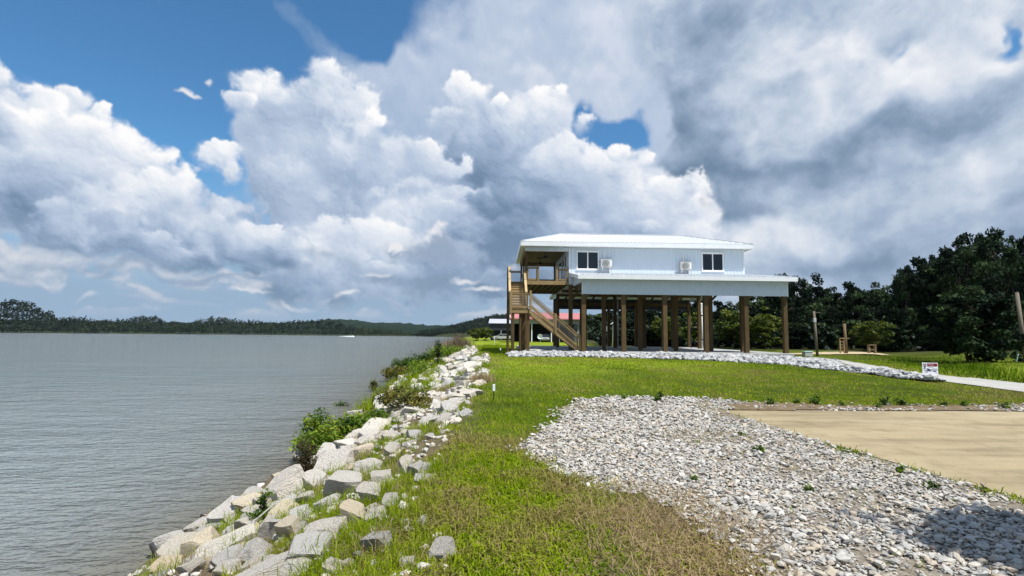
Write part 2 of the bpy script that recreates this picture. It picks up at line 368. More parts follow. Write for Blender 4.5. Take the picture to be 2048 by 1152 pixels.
def fb(u, v, o=4):
    s = 0; a = .5
    for k in range(o): s = s + a * (vn(np.asarray(u) * 2**k + 17 * k, np.asarray(v) * 2**k + 31 * k) - .5); a *= .5
    return s * 2
def inpoly(x, y, poly):
    x = np.asarray(x, float); y = np.asarray(y, float); ins = np.zeros(x.shape, bool); n = len(poly)
    for k in range(n):
        x0, y0 = poly[k]; x1, y1 = poly[(k + 1) % n]
        c = ((y0 > y) != (y1 > y)); ins ^= c & (x < (x1 - x0) * (y - y0) / (y1 - y0 + 1e-12) + x0)
    return ins

# ------------------------------------------------------------------ materials
def mat(name):
    m = bpy.data.materials.new(name); m.use_nodes = True; t = m.node_tree
    return m, t, t.nodes['Principled BSDF']
def nn(t, ty, **kw):
    n = t.nodes.new(ty)
    for k, v in kw.items(): setattr(n, k, v)
    return n
def noise(t, scale, detail=4, vec=None, rough=.55, coord='Object', stretch=None):
    n = nn(t, 'ShaderNodeTexNoise'); n.inputs['Scale'].default_value = scale; n.inputs['Detail'].default_value = detail; n.inputs['Roughness'].default_value = rough
    c = nn(t, 'ShaderNodeTexCoord').outputs[coord] if vec is None else vec
    if stretch:
        mp = nn(t, 'ShaderNodeMapping'); mp.inputs['Scale'].default_value = stretch; t.links.new(c, mp.inputs[0]); c = mp.outputs[0]
    t.links.new(c, n.inputs['Vector']); return n.outputs['Fac']
def ramp(t, fac, stops):
    r = nn(t, 'ShaderNodeValToRGB'); e = r.color_ramp.elements
    while len(e) < len(stops): e.new(.5)
    for k, (p, c) in enumerate(stops): e[k].position = p; e[k].color = (*c, 1)
    t.links.new(fac, r.inputs[0]); return r.outputs[0]
def mixc(t, fac, a, b, mode='MIX'):
    m = nn(t, 'ShaderNodeMix', data_type='RGBA', blend_type=mode)
    for i, v in ((0, fac), (6, a), (7, b)):
        if isinstance(v, (int, float)): m.inputs[i].default_value = v
        elif isinstance(v, tuple): m.inputs[i].default_value = (*v, 1)
        else: t.links.new(v, m.inputs[i])
    return m.outputs[2]
def bump(t, p, h, strength=.3, dist=.02):
    b = nn(t, 'ShaderNodeBump'); b.inputs['Strength'].default_value = strength; b.inputs['Distance'].default_value = dist
    t.links.new(h, b.inputs['Height']); t.links.new(b.outputs[0], p.inputs['Normal'])
def objrand(t):
    return nn(t, 'ShaderNodeObjectInfo').outputs['Random']
def attr(t, name, out='Fac'):
    return nn(t, 'ShaderNodeAttribute', attribute_name=name).outputs[out]
def plain(name, c, rough=.6, var=.12, scale=6, spec=.3, metal=0, bmp=0, bs=40, rnd=0):
    m, t, p = mat(name)
    n = noise(t, scale, 5)
    k = 1 - var; lo = tuple(v * k for v in c); hi = tuple(min(1, v * (1 + var)) for v in c)
    cc = ramp(t, n, [(.3, lo), (.7, hi)])
    if rnd:
        cc = mixc(t, 1, cc, ramp(t, objrand(t), [(0, (1 - rnd,) * 3), (1, (1 + rnd * .0,) * 3)]), 'MULTIPLY')
    t.links.new(cc, p.inputs['Base Color']); p.inputs['Roughness'].default_value = rough
    p.inputs['Specular IOR Level'].default_value = spec; p.inputs['Metallic'].default_value = metal
    if bmp: bump(t, p, noise(t, bs, 3), bmp, .01)
    return m
def wood(name, c, dark=.5, axis=2):
    m, t, p = mat(name); st = [14., 14., 14.]; st[axis] = .9
    n = noise(t, 3, 6, stretch=tuple(st), rough=.6); n2 = noise(t, 1.7, 3)
    cc = ramp(t, n, [(.25, tuple(v * dark for v in c)), (.5, c), (.8, tuple(min(1, v * 1.3) for v in c))])
    cc = mixc(t, .45, cc, ramp(t, n2, [(.3, (.62, .6, .56)), (.7, (1, 1, 1))]), 'MULTIPLY')
    cc = mixc(t, .8, cc, ramp(t, objrand(t), [(0, (.72, .72, .72)), (.5, (.95, .93, .9)), (1, (1.0, 1.0, 1.0))]), 'MULTIPLY')
    t.links.new(cc, p.inputs['Base Color']); p.inputs['Roughness'].default_value = .75; p.inputs['Specular IOR Level'].default_value = .2
    bump(t, p, n, .25, .006); return m
def leafmat(name, stops, trans=.3, rough=.55, spec=.25):
    m, t, p = mat(name)
    oi = nn(t, 'ShaderNodeObjectInfo').outputs['Random']
    f = nn(t, 'ShaderNodeMath', operation='MULTIPLY_ADD'); t.links.new(oi, f.inputs[0]); f.inputs[1].default_value = .16
    f2 = nn(t, 'ShaderNodeMath', operation='ADD'); t.links.new(attr(t, 'tint'), f2.inputs[0]); f2.inputs[1].default_value = -.08
    t.links.new(f2.outputs[0], f.inputs[2])
    c = ramp(t, f.outputs[0], stops)
    t.links.new(c, p.inputs['Base Color']); p.inputs['Roughness'].default_value = rough; p.inputs['Specular IOR Level'].default_value = spec
    tr = nn(t, 'ShaderNodeBsdfTranslucent'); t.links.new(c, tr.inputs[0])
    mx = nn(t, 'ShaderNodeMixShader'); mx.inputs[0].default_value = trans
    t.links.new(p.outputs[0], mx.inputs[1]); t.links.new(tr.outputs[0], mx.inputs[2])
    t.links.new(mx.outputs[0], t.nodes['Material Output'].inputs['Surface']); return m
M = {}
M['wood'] = wood('treated_pine', (.33, .235, .115)); M['wood_x'] = wood('treated_pine_x', (.33, .235, .115), axis=0); M['wood_y'] = wood('treated_pine_y', (.33, .235, .115), axis=1)
M['post'] = wood('brown_post', (.125, .083, .036), .45)
M['rail'] = wood('sunlit_pine', (.52, .38, .20), .7, axis=1)  # lighter copy of the pine: sunlight on the upper flight put into colour
M['ply'] = wood('ceiling_board', (.30, .22, .14), .7, axis=1)
M['white'] = plain('white_siding', (.60, .68, .755), .45, .03, 1.2, .35)  # bluish: the sky's tint on shaded white siding is put into the colour
M['roofm'] = plain('white_roof_metal', (.64, .655, .68), .38, .03, 1.0, .45)
M['trim'] = plain('white_trim', (.76, .78, .80), .5, .04, 2)
M['vinyl'] = plain('white_vinyl', (.82, .83, .84), .4, .02, 3)
M['conc'] = plain('slab_concrete', (.36, .36, .35), .9, .15, 1.5, .2, bmp=.1)
M['dark'] = plain('dark_metal', (.02, .02, .022), .45, .2, 5)
M['galv'] = plain('galvanised_wire', (.42, .43, .44), .4, .1, 30, .5, .6)
M['greyp'] = plain('grey_pvc', (.45, .46, .47), .5, .08, 8)
M['aluw'] = plain('cream_casing', (.44, .45, .44), .5, .05, 6)
M['grille'] = plain('grey_grille', (.30, .30, .29), .5, .1, 20)
M['redroof'] = plain('faded_red_roof', (.44, .17, .17), .55, .12, .8)
M['shed'] = plain('dark_shed_cladding', (.035, .04, .048), .6, .2, 1)
M['shedgrey'] = plain('grey_cladding', (.30, .31, .31), .6, .1, 1)
M['greyroof'] = plain('grey_roof', (.42, .43, .48), .45, .08, 1)
M['car'] = plain('silver_paint', (.42, .43, .42), .3, .03, 1, .6)
M['tyre'] = plain('tyre_rubber', (.02, .02, .02), .85, .2, 8)
M['oldpole'] = wood('grey_pole', (.20, .17, .13), .6)
M['newpole'] = wood('tan_pole', (.20, .15, .085), .6)
M['greenpl'] = plain('pale_green_plastic', (.30, .48, .42), .5, .05, 6)
def glassmat():
    m, t, p = mat('dark_window_glass')
    p.inputs['Base Color'].default_value = (.012, .018, .024, 1); p.inputs['Roughness'].default_value = .04; p.inputs['Specular IOR Level'].default_value = .5
    bump(t, p, noise(t, 1.4, 1), .05, .02); return m
M['glass'] = glassmat()
def rockmat(name, stops, bs=9):
    m, t, p = mat(name)
    n = noise(t, 2.3, 8, rough=.62); n2 = noise(t, bs * 1.3, 6, rough=.65); r = objrand(t)
    base = ramp(t, r, stops)
    base = mixc(t, .9, base, ramp(t, n, [(.28, (.76, .71, .66)), (.48, (1, .985, .96)), (.72, (1.0, .95, .86))]), 'MULTIPLY')
    base = mixc(t, .5, base, ramp(t, n2, [(.34, (.62, .60, .57)), (.49, (1, 1, 1))]), 'MULTIPLY')
    gp_ = nn(t, 'ShaderNodeNewGeometry').outputs['Position']; sz_ = nn(t, 'ShaderNodeSeparateXYZ'); t.links.new(gp_, sz_.inputs[0])
    wz = nn(t, 'ShaderNodeMath', operation='MULTIPLY_ADD'); t.links.new(n, wz.inputs[0]); wz.inputs[1].default_value = -.22; t.links.new(sz_.outputs['Z'], wz.inputs[2])
    wet = nn(t, 'ShaderNodeMapRange'); wet.inputs['From Min'].default_value = -1.65; wet.inputs['From Max'].default_value = -1.52; t.links.new(wz.outputs[0], wet.inputs['Value'])
    base = mixc(t, 1, base, ramp(t, wet.outputs[0], [(0, (.36, .34, .27)), (1, (1, 1, 1))]), 'MULTIPLY')     # wet, silty foot at the waterline
    t.links.new(base, p.inputs['Base Color']); p.inputs['Roughness'].default_value = .9; p.inputs['Specular IOR Level'].default_value = .2
    h = nn(t, 'ShaderNodeMath', operation='ADD'); t.links.new(n2, h.inputs[0]); t.links.new(noise(t, 3.1, 6, rough=.7, stretch=(1, 1, 2.6)), h.inputs[1])
    bump(t, p, h.outputs[0], .9, .07); return m
M['rock'] = rockmat('limestone', [(0, (.50, .49, .47)), (.2, (.68, .645, .60)), (.45, (.70, .645, .575)), (.65, (.60, .585, .56)), (.82, (.70, .645, .55)), (1, (.74, .715, .67))])
M['rock_tan'] = rockmat('tan_limestone', [(0, (.70, .58, .42)), (.5, (.74, .66, .51)), (1, (.72, .61, .50))])
M['rock_grey'] = rockmat('grey_limestone', [(0, (.54, .53, .505)), (1, (.72, .695, .655))])
def stonemat(name, stops, sc=30):
    m, t, p = mat(name)
    r = nn(t, 'ShaderNodeMath', operation='FRACT'); a = nn(t, 'ShaderNodeMath', operation='ADD'); t.links.new(attr(t, 'tint'), a.inputs[0]); t.links.new(objrand(t), a.inputs[1]); t.links.new(a.outputs[0], r.inputs[0])
    c = ramp(t, r.outputs[0], stops); n = noise(t, sc, 5)
    c = mixc(t, .7, c, ramp(t, n, [(.3, (.7, .69, .67)), (.65, (1, 1, 1))]), 'MULTIPLY')
    t.links.new(c, p.inputs['Base Color']); p.inputs['Roughness'].default_value = .85; p.inputs['Specular IOR Level'].default_value = .2
    bump(t, p, n, .3, .01); return m
M['gravel'] = stonemat('crushed_gravel', [(0, (.25, .245, .235)), (.15, (.41, .40, .375)), (.4, (.52, .50, .46)), (.58, (.37, .36, .34)), (.72, (.47, .41, .32)), (.82, (.42, .35, .28)), (1, (.58, .56, .52))])
M['berm'] = stonemat('white_limestone_rubble', [(0, (.26, .265, .27)), (.35, (.46, .46, .46)), (.7, (.36, .36, .36)), (1, (.55, .55, .54))], 12)
GREEN = [(0, (.030, .050, .004)), (.25, (.090, .170, .004)), (.5, (.205, .300, .005)), (.68, (.29, .350, .014)), (.80, (.29, .215, .10)), (1, (.44, .335, .19))]
M['grass'] = leafmat('grass_blades', GREEN, .35, .7, .08)
M['dryreed'] = leafmat('dry_stems', [(0, (.07, .05, .03)), (.5, (.16, .11, .075)), (1, (.30, .22, .15))], .2)
M['shrub'] = leafmat('shrub_leaves', [(0, (.020, .050, .006)), (.35, (.075, .145, .010)), (.65, (.170, .255, .014)), (1, (.36, .38, .045))], .35)
M['brownshrub'] = leafmat('brown_green_leaves', [(0, (.028, .020, .010)), (.5, (.085, .055, .024)), (.8, (.07, .075, .02)), (1, (.17, .13, .06))], .3)
M['olive'] = leafmat('yellow_green_leaves', [(0, (.03, .04, .008)), (.4, (.10, .115, .018)), (.7, (.20, .17, .03)), (1, (.30, .23, .05))], .35)
M['tree'] = leafmat('cloud_shaded_leaves', [(0, (.003, .007, .004)), (.4, (.009, .019, .010)), (.66, (.024, .046, .018)), (1, (.080, .120, .042))], .16, .75, .08)  # leaf colours darkened: cloud shade over the wood is put into them
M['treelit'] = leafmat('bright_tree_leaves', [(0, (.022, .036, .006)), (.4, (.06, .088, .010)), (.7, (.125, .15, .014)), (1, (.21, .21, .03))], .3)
M['far'] = leafmat('far_tree_leaves', [(0, (.006, .014, .008)), (.4, (.014, .030, .013)), (.7, (.032, .055, .018)), (1, (.085, .105, .028))], .15)
M['bark'] = wood('tree_bark', (.085, .065, .05), .5)
M['driftwood'] = wood('driftwood', (.45, .43, .40), .7)

# ------------------------------------------------------------------ ground
XB = np.array([(-20,-.2),(3,-.35),(4.3,-.5),(6,-.85),(11,-1.0),(21,-1.0),(30,-1.4),(45,-3.2),(65,-5.2),(110,-9),(200,-20),(500,-38),(860,-50),(935,-158),(1500,-168),(6000,-190)])   # top of the bank
XW = np.array([(-20,-5),(4,-4.95),(8.08,-5.22),(15.2,-5.6),(22.2,-6.6),(39,-8.4),(60,-10.2),(110,-15.5),(200,-27),(500,-46),(860,-58),(930,-166),(1500,-176),(6000,-198)])            # water's edge
FS = np.array([(-4000,-1500),(-1400,200),(-704,734),(-596,880),(-456,930),(-178,985),(-150,1500),(-110,1900),(4000,1900)])                                             # far shore y(x)
WATER = -1.65
BERM = [(-.1,28.9),(6.1,29.1),(10,27.6),(13,25.6),(13.7,22.5),(14.3,18.6),(15.2,18.8),(15.2,22),(15.3,25.5),(17.7,29.5),(17.9,32.3),(0,32.45)]
GRAVEL = [(.25,8.6),(1.0,10.6),(1.05,12.0),(1.7,13.7),(2.6,14.3),(4.4,14.3),(6.2,13.6),(8.5,13.2),(12,13.5),(20,13.8),(20,12.3),(4.85,12.2),(4.9,9.3),(5.15,6.6),(5.4,5.6),(5.6,3),(5.6,.5),(2.0,.5),(1.75,3.9),(1.72,4.4),(1.62,5.0),(1.35,5.75),(.75,6.2),(.4,7.0),(.12,8.0)]
PAD = [(4.78,12.25),(4.91,9.24),(5.2,6.49),(5.42,5.2),(5.9,1.5),(22,1.5),(22,12.9)]
DRIVE = [(15.0,9),(17.9,9),(17.6,19),(17.0,23.2),(18.3,28),(20.5,36),(18.2,36),(17.6,29),(15.6,24),(15.3,19)]
SAND = [(21.5,41),(24,41.5),(30,45),(34.5,48.3),(36.5,52),(33,51.5),(27,48),(22.5,44)]
def gz(x, y):
    x = np.asarray(x, float); y = np.asarray(y, float)
    xb = np.interp(y, XB[:, 0], XB[:, 1]); xw = np.interp(y, XW[:, 0], XW[:, 1])
    und = .05 * fb(x / 3.1, y / 3.1, 3) * ss(4, 8, np.abs(x) + y * .3) * np.clip(1 - ss(3, 5, x) * (1 - ss(13.5, 15.5, y)), 0, 1)
    top = .5 * np.clip((y - 13.2) / 15.3, 0, 1)**.85 * (1 - .25 * ss(8, 20, x)) + und
    top = top - .35 * np.exp(-((x - y * .62 - 5.5) / 2.0)**2) * ss(24, 30, y) * ss(17, 20, x)           # ditch beside the drive
    top = top + 33 * ss(-178, -10, x) * ss(900, 1010, y) + 2.0 * ss(120, 300, y) * ss(-20, 10, x)
    t = (x - xw) / (xb - xw)
    z = np.where(t >= 1, top, np.where(t <= 0, WATER + np.maximum((x - xw) * .4, -3), WATER + (top - WATER) * np.clip(t, 0, 1)**.9))
    z = z + np.where((t > 0) & (t < 1), .10 * fb(x * 1.3, y * 1.3, 3), 0)
    ys = np.interp(x, FS[:, 0], FS[:, 1]); land = WATER - 3 + np.clip((y - ys) * .25 + 3, 0, 4.6)
    return np.where(x < xw, np.maximum(z, land), z)
gx = np.unique(np.concatenate([-np.geomspace(9, 3800, 45)[::-1], np.arange(-9, 22, .3), np.geomspace(22, 3800, 42)]))
gy = np.unique(np.concatenate([np.linspace(-400, -3, 14), np.arange(-3, 34, .3), np.geomspace(34, 6000, 75)]))
GX, GY = np.meshgrid(gx, gy); GZ = gz(GX, GY)
def grid_faces(nx, ny):
    i = (np.arange(ny - 1)[:, None] * nx + np.arange(nx - 1)[None]).ravel(); return np.stack([i, i + 1, i + nx + 1, i + nx], 1)
def surf_col(x, y):
    n = fb(x / 2.3, y / 2.3, 4)[..., None]; n2 = fb(x / 11, y / 11, 3)[..., None]
    soil = np.array([.15, .115, .075]); lawn = np.array([.060, .080, .008]); pale = np.array([.175, .225, .014]); brown = np.array([.125, .095, .055])
    c = lawn * (1 - .0) + 0 * n
    far = ss(14, 30, y)[..., None]
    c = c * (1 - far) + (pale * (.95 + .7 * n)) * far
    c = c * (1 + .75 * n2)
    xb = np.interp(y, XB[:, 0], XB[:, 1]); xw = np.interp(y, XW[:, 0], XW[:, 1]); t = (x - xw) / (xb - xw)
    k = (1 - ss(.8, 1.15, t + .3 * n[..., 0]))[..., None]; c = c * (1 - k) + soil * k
    fd = (ss(24, 34, y) * ss(13, 18, x))[..., None]; c = c * (1 - .58 * fd)  # darkens the field by the wood: a cloud's shadow painted into ground colour
    bp = np.exp(-(((x - 1.1) / .75)**2 + ((y - 4.7) / 1.2)**2)); k = np.clip(bp * 1.5 + .3 * n[..., 0] * bp, 0, 1)[..., None]; c = c * (1 - k) + brown * k
    k = (ss(.5, .8, 1 - np.abs(y - 13.2) / 1.4) * ss(3.5, 6, x) * (y < 14.3))[..., None]; c = c * (1 - .8 * k) + brown * .8 * k
    w = (ss(-9, -4, -np.abs(y - 120) * 0 - x + y * -.0) * 0)[..., None]
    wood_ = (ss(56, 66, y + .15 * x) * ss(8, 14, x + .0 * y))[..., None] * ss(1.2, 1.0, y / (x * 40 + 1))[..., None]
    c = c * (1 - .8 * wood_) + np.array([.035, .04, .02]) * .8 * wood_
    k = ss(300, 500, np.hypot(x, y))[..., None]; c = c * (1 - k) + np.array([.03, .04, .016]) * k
    return np.clip(c, .005, 1)
m, t, p = mat('ground_cover')
n = noise(t, 9, 6, rough=.7, coord='Object'); nb = noise(t, 1.1, 4, coord='Object')
c = mixc(t, 1, attr(t, 'surf', 'Color'), ramp(t, n, [(.25, (.55, .55, .55)), (.5, (1, 1, 1)), (.78, (1.35, 1.3, 1.2))]), 'MULTIPLY')
c = mixc(t, .6, c, ramp(t, nb, [(.3, (.7, .72, .7)), (.7, (1.15, 1.12, 1.05))]), 'MULTIPLY')
t.links.new(c, p.inputs['Base Color']); p.inputs['Roughness'].default_value = .95; p.inputs['Specular IOR Level'].default_value = .1
bump(t, p, noise(t, 26, 4), .6, .05); M['ground'] = m
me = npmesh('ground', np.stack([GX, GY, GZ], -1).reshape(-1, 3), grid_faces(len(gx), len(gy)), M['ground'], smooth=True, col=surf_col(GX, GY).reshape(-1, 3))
tag(link('ground', me), kind='structure')

# river: turbid green-brown water, wind ripples
m, t, p = mat('river_water')
p.inputs['Roughness'].default_value = .035; p.inputs['IOR'].default_value = 1.33; p.inputs['Specular IOR Level'].default_value = .5
wn = noise(t, .035, 3)
c = ramp(t, wn, [(.35, (.195, .228, .238)), (.65, (.225, .252, .252))])
sh = nn(t, 'ShaderNodeAttribute', attribute_name='tint').outputs['Fac']
c = mixc(t, sh, c, (.125, .105, .070)); t.links.new(c, p.inputs['Base Color'])
w1 = noise(t, .9, 4, stretch=(.55, 1.25, 1), rough=.5); w2 = noise(t, 4.5, 3, stretch=(.6, 1.2, 1), rough=.55); w3 = noise(t, .13, 3, stretch=(.5, 1.2, 1))
h = nn(t, 'ShaderNodeMath', operation='MULTIPLY_ADD'); t.links.new(w2, h.inputs[0]); h.inputs[1].default_value = .62; t.links.new(w1, h.inputs[2])
h2 = nn(t, 'ShaderNodeMath', operation='MULTIPLY_ADD'); t.links.new(w3, h2.inputs[0]); h2.inputs[1].default_value = 1.6; t.links.new(h.outputs[0], h2.inputs[2])
b = nn(t, 'ShaderNodeBump'); b.inputs['Strength'].default_value = 1; b.inputs['Distance'].default_value = .30; t.links.new(h2.outputs[0], b.inputs['Height']); t.links.new(b.outputs[0], p.inputs['Normal'])
M['water'] = m
wx = np.unique(np.concatenate([-np.geomspace(60, 4500, 30)[::-1], np.arange(-60, 2, .5)])); wy = np.unique(np.concatenate([np.linspace(-400, -5, 10), np.arange(-5, 60, .6), np.geomspace(60, 2600, 50)]))
WX, WY = np.meshgrid(wx, wy)
WX = np.minimum(WX, np.interp(WY, XW[:, 0], XW[:, 1]) + 1.2)
shal = np.exp(-np.maximum(np.interp(WY, XW[:, 0], XW[:, 1]) - WX, 0) / (1.8 + .05 * WY)) * .85
tag(link('water', npmesh('water', np.stack([WX, WY, np.full(WX.shape, WATER)], -1).reshape(-1, 3), grid_faces(len(wx), len(wy)), M['water'], tint=shal.ravel(), smooth=True)), kind='structure')

# concrete pad, gravel bed, drive, sand patch
def sheet(name, poly, res, dz, m, col=None):
    P_ = np.array(poly); xs = np.arange(P_[:, 0].min() - res, P_[:, 0].max() + res, res); ys = np.arange(P_[:, 1].min() - res, P_[:, 1].max() + res, res)
    X, Y = np.meshgrid(xs, ys); F = grid_faces(len(xs), len(ys))
    jx = X + .25 * res * (np.random.RandomState(1).rand(*X.shape) - .5); jy = Y + .25 * res * (np.random.RandomState(2).rand(*X.shape) - .5)
    cen = np.stack([jx.ravel()[F].mean(1), jy.ravel()[F].mean(1)], 1); F = F[inpoly(cen[:, 0], cen[:, 1], poly)]
    u, inv_ = np.unique(F, return_inverse=True); V = np.stack([jx, jy, gz(jx, jy) + dz], -1).reshape(-1, 3)[u]
    return tag(link(name, npmesh(name, V, inv_.reshape(-1, 4), m, smooth=True)), kind='structure')
m, t, p = mat('gravel_dust'); n = noise(t, 14, 6, rough=.7); c = ramp(t, n, [(.3, (.10, .080, .058)), (.55, (.22, .19, .15)), (.75, (.38, .36, .33))]); t.links.new(c, p.inputs['Base Color']); p.inputs['Roughness'].default_value = 1; bump(t, p, noise(t, 30, 4), .8, .03); M['dust'] = m
gravel_bed = sheet('gravel_bed', GRAVEL, .16, .012, M['dust'])
m, t, p = mat('white_drive_gravel'); n = noise(t, 22, 6, rough=.75); c = ramp(t, n, [(.3, (.27, .26, .24)), (.6, (.46, .45, .42))]); c = mixc(t, .5, c, ramp(t, noise(t, .9, 3), [(.35, (.75, .73, .68)), (.65, (1, 1, 1))]), 'MULTIPLY'); t.links.new(c, p.inputs['Base Color']); p.inputs['Roughness'].default_value = 1; bump(t, p, noise(t, 26, 4), .8, .04); M['drive'] = m
EARTH = [(4.95,12.28),(20,12.95),(20,13.75),(12,13.5),(8.5,13.2),(6.2,13.5),(5.2,13.2)]
M['earth'] = plain('brown_earth', (.155, .115, .07), 1, .35, 5, .1, bmp=.6, bs=20)
sheet('earth_strip', EARTH, .14, .03, M['earth'])
M['bermbed'] = plain('dark_berm_soil', (.13, .125, .115), 1, .3, 6, .1)
sheet('driveway', DRIVE, .25, .03, M['drive'])
M['sand'] = plain('bare_sand', (.42, .335, .21), 1, .12, 2, .1, bmp=.3)
sheet('sand_patch', SAND, .7, .05, M['sand'])
m, t, p = mat('tan_concrete')
n = noise(t, .55, 6, rough=.6, stretch=(.4, 2.2, 1)); n2 = noise(t, 45, 4, rough=.7); n3 = noise(t, 2.2, 7, rough=.65)
c = ramp(t, n, [(.32, (.205, .165, .100)), (.48, (.315, .255, .155)), (.7, (.38, .312, .196))])
c = mixc(t, .4, c, ramp(t, n2, [(.3, (.68, .68, .68)), (.65, (1.08, 1.08, 1.08))]), 'MULTIPLY'); c = mixc(t, .6, c, ramp(t, n3, [(.32, (.62, .60, .56)), (.5, (1, 1, 1))]), 'MULTIPLY')
t.links.new(c, p.inputs['Base Color']); p.inputs['Roughness'].default_value = .9; p.inputs['Specular IOR Level'].default_value = .2; bump(t, p, n2, .35, .006); M['pad'] = m
bm = bmesh.new(); vs = [bm.verts.new((x, y, -.14)) for x, y in PAD]; f = bm.faces.new(vs); r_ = bmesh.ops.extrude_face_region(bm, geom=[f])
bmesh.ops.translate(bm, verts=[v for v in r_['geom'] if isinstance(v, bmesh.types.BMVert)], vec=(0, 0, .155 + .0))
bmesh.ops.recalc_face_normals(bm, faces=bm.faces); me = bpy.data.meshes.new('concrete_pad'); bm.to_mesh(me); bm.free(); me.materials.append(M['pad'])
tag(link('concrete_pad', me), kind='structure')

# ------------------------------------------------------------------ distant wooded hills
def hill_sheet(name, x0, x1, y0, depth, prof, nx, ny, seed, m, bumpz):
    xs = np.linspace(x0, x1, nx); v = np.linspace(0, 1, ny); X, Vv = np.meshgrid(xs, v)
    top = np.interp(X, *zip(*prof)); shp = np.sin(np.clip(Vv, 0, 1) * math.pi * .62) / math.sin(math.pi * .5)
    Z = -2 + top * np.minimum(shp, 1.0) + bumpz * (fb(X / 46 + seed, Vv * depth / 46, 4) + 1.1 * np.abs(fb(X / 17, Vv * depth / 17 + seed, 2))) * np.minimum(1, Vv * 9)
    Y = y0 + Vv * depth + 60 * fb(X / 400, Vv + seed, 3)
    o = link(name, npmesh(name, np.stack([X, Y, Z], -1).reshape(-1, 3), grid_faces(nx, ny), m, smooth=False))
    return tag(o, kind='structure')
m, t, p = mat('distant_forest'); n = noise(t, .035, 6, rough=.7); c = ramp(t, n, [(.35, (.005, .012, .007)), (.55, (.011, .022, .010)), (.75, (.022, .034, .013))]); t.links.new(c, p.inputs['Base Color']); p.inputs['Roughness'].default_value = 1; p.inputs['Specular IOR Level'].default_value = 0
bump(t, p, noise(t, .09, 4), 1, 6); M['forest'] = m
hill_sheet('hills', -3200, 1800, 2100, 1500, [(-3200, 60), (-1500, 52), (-1120, 62), (-1010, 84), (-900, 78), (-860, 62), (-800, 64), (-640, 66), (-560, 54), (-430, 48), (-300, 56), (-100, 60), (400, 70), (1800, 80)], 420, 46, 3, M['forest'], 13)

# ------------------------------------------------------------------ the house on stilts
TH = R(1.5)
house = empty('stilt_house', (0, 32.8, 0), TH, 'white metal clad house raised on tall timber posts with open porch at left', 'house')
SL = .72
def hw(x, y, z=0):                       # house frame -> world
    c, s = math.cos(TH), math.sin(TH); return Vector((x * c - y * s, 32.8 + x * s + y * c, z))
MB().box(.9, -.32, .35, 17.35, 17.6, SL).build('floor_slab', M['conc'], house, bevel=.02)
ROW1 = [4.43, 6.9, 9.47, 12.03, 14.55, 17.0]; ROW2 = [4.12, 6.4, 8.9, 11.35, 13.77, 15.98]
rnd = random.Random(3)
def post(x, y, z0, z1, w=.26):
    return MB().box(x - w / 2, y - w / 2, z0, x + w / 2, y + w / 2, z1).build('post', M['post'], house, bevel=.012)
for x in ROW1: post(x, 0.02, .40, 4.95)
for x in ROW2: post(x, 3.62, SL - .02, 5.0)
for x in ROW2: post(x, 11.5, SL - .02, 5.0)
for x in ROW1: post(x, 16.7, SL - .02, 4.9)
# knee braces and beams under the floor
for x in ROW1[1:-1] + [ROW1[0]]:
    MB().beam((x + .12, .02, 4.0), (x + .85, .02, 4.75), .09, .14).build('brace', M['post'], house)
for x in ROW2[:-1]:
    MB().beam((x + .1, 3.62, 4.2), (x + .8, 3.62, 4.93), .09, .14).build('brace', M['post'], house)
    MB().beam((x + .1, 11.5, 4.2), (x + .8, 11.5, 4.93), .09, .14).build('brace', M['post'], house)
for y in (3.62, 7.5, 11.5): MB().box(3.99, y - .1, 4.95, 16.12, y + .1, 5.13).build('beam', M['post'], house)
for x in (4.43, 9.47, 17.0): MB().box(x - .08, .16, 4.78, x + .08, 3.45, 4.95).build('beam', M['post'], house)
MB().box(4.3, -.02, 4.55, 17.18, .14, 4.78).build('beam', M['post'], house)
MB().box(4.3, 16.6, 4.5, 17.18, 16.82, 4.75).build('beam', M['post'], house)
MB().box(3.985, 3.42, 5.13, 16.14, 11.58, 5.22).build('floor_underside', M['greyp'], house)
# walls
Z0, Z1 = 5.22, 7.74
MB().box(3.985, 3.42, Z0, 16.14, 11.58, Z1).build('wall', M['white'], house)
def ribbed(w, h, per=.225, d=.022):
    """a sheet-metal panel with raised ribs in x,z, proud towards -y"""
    xs = [0.]; ys = [0.]; k = 0
    while (k + .5) * per < w:
        c = (k + .5) * per
        for dx, dy in ((-.032, 0), (-.022, d), (.022, d), (.032, 0)):
            if c + dx < w: xs.append(c + dx); ys.append(dy)
        k += 1
    xs.append(w); ys.append(0.); n = len(xs)
    V = [(x, -.012 - y, 0) for x, y in zip(xs, ys)] + [(x, -.012 - y, h) for x, y in zip(xs, ys)] + [(0, 0, 0), (w, 0, 0), (w, 0, h), (0, 0, h)]
    F = [(i, i + 1, n + i + 1, n + i) for i in range(n - 1)] + [(2 * n, 2 * n + 3, n, 0), (2 * n + 1, n - 1, 2 * n - 1, 2 * n + 2)]
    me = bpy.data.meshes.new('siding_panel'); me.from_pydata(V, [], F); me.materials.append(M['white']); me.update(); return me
def clad(x0, x1, y, z0, z1, face=0, per=.225):
    n = max(1, round((x1 - x0) / .9)); w = (x1 - x0) / n; me = ribbed(w - .004, z1 - z0, per)
    for k in range(n):
        if face == 0: link('siding_panel', me, house, (x0 + k * w, y, z0))
        elif face == 1: link('siding_panel', me, house, (y, x1 - k * w, z0), (0, 0, R(-90)))          # faces -x
        elif face == 2: link('siding_panel', me, house, (y, x0 + k * w, z0), (0, 0, R(90)))           # faces +x
        else: link('siding_panel', me, house, (x1 - k * w, y, z0), (0, 0, R(180)))
clad(4.07, 16.05, 3.42, Z0 + .02, Z1 - .03)
clad(3.5, 11.5, 3.985, Z0 + .2, Z1 - .03, 1)
clad(3.5, 11.5, 16.14, Z0, Z1 - .03, 2)
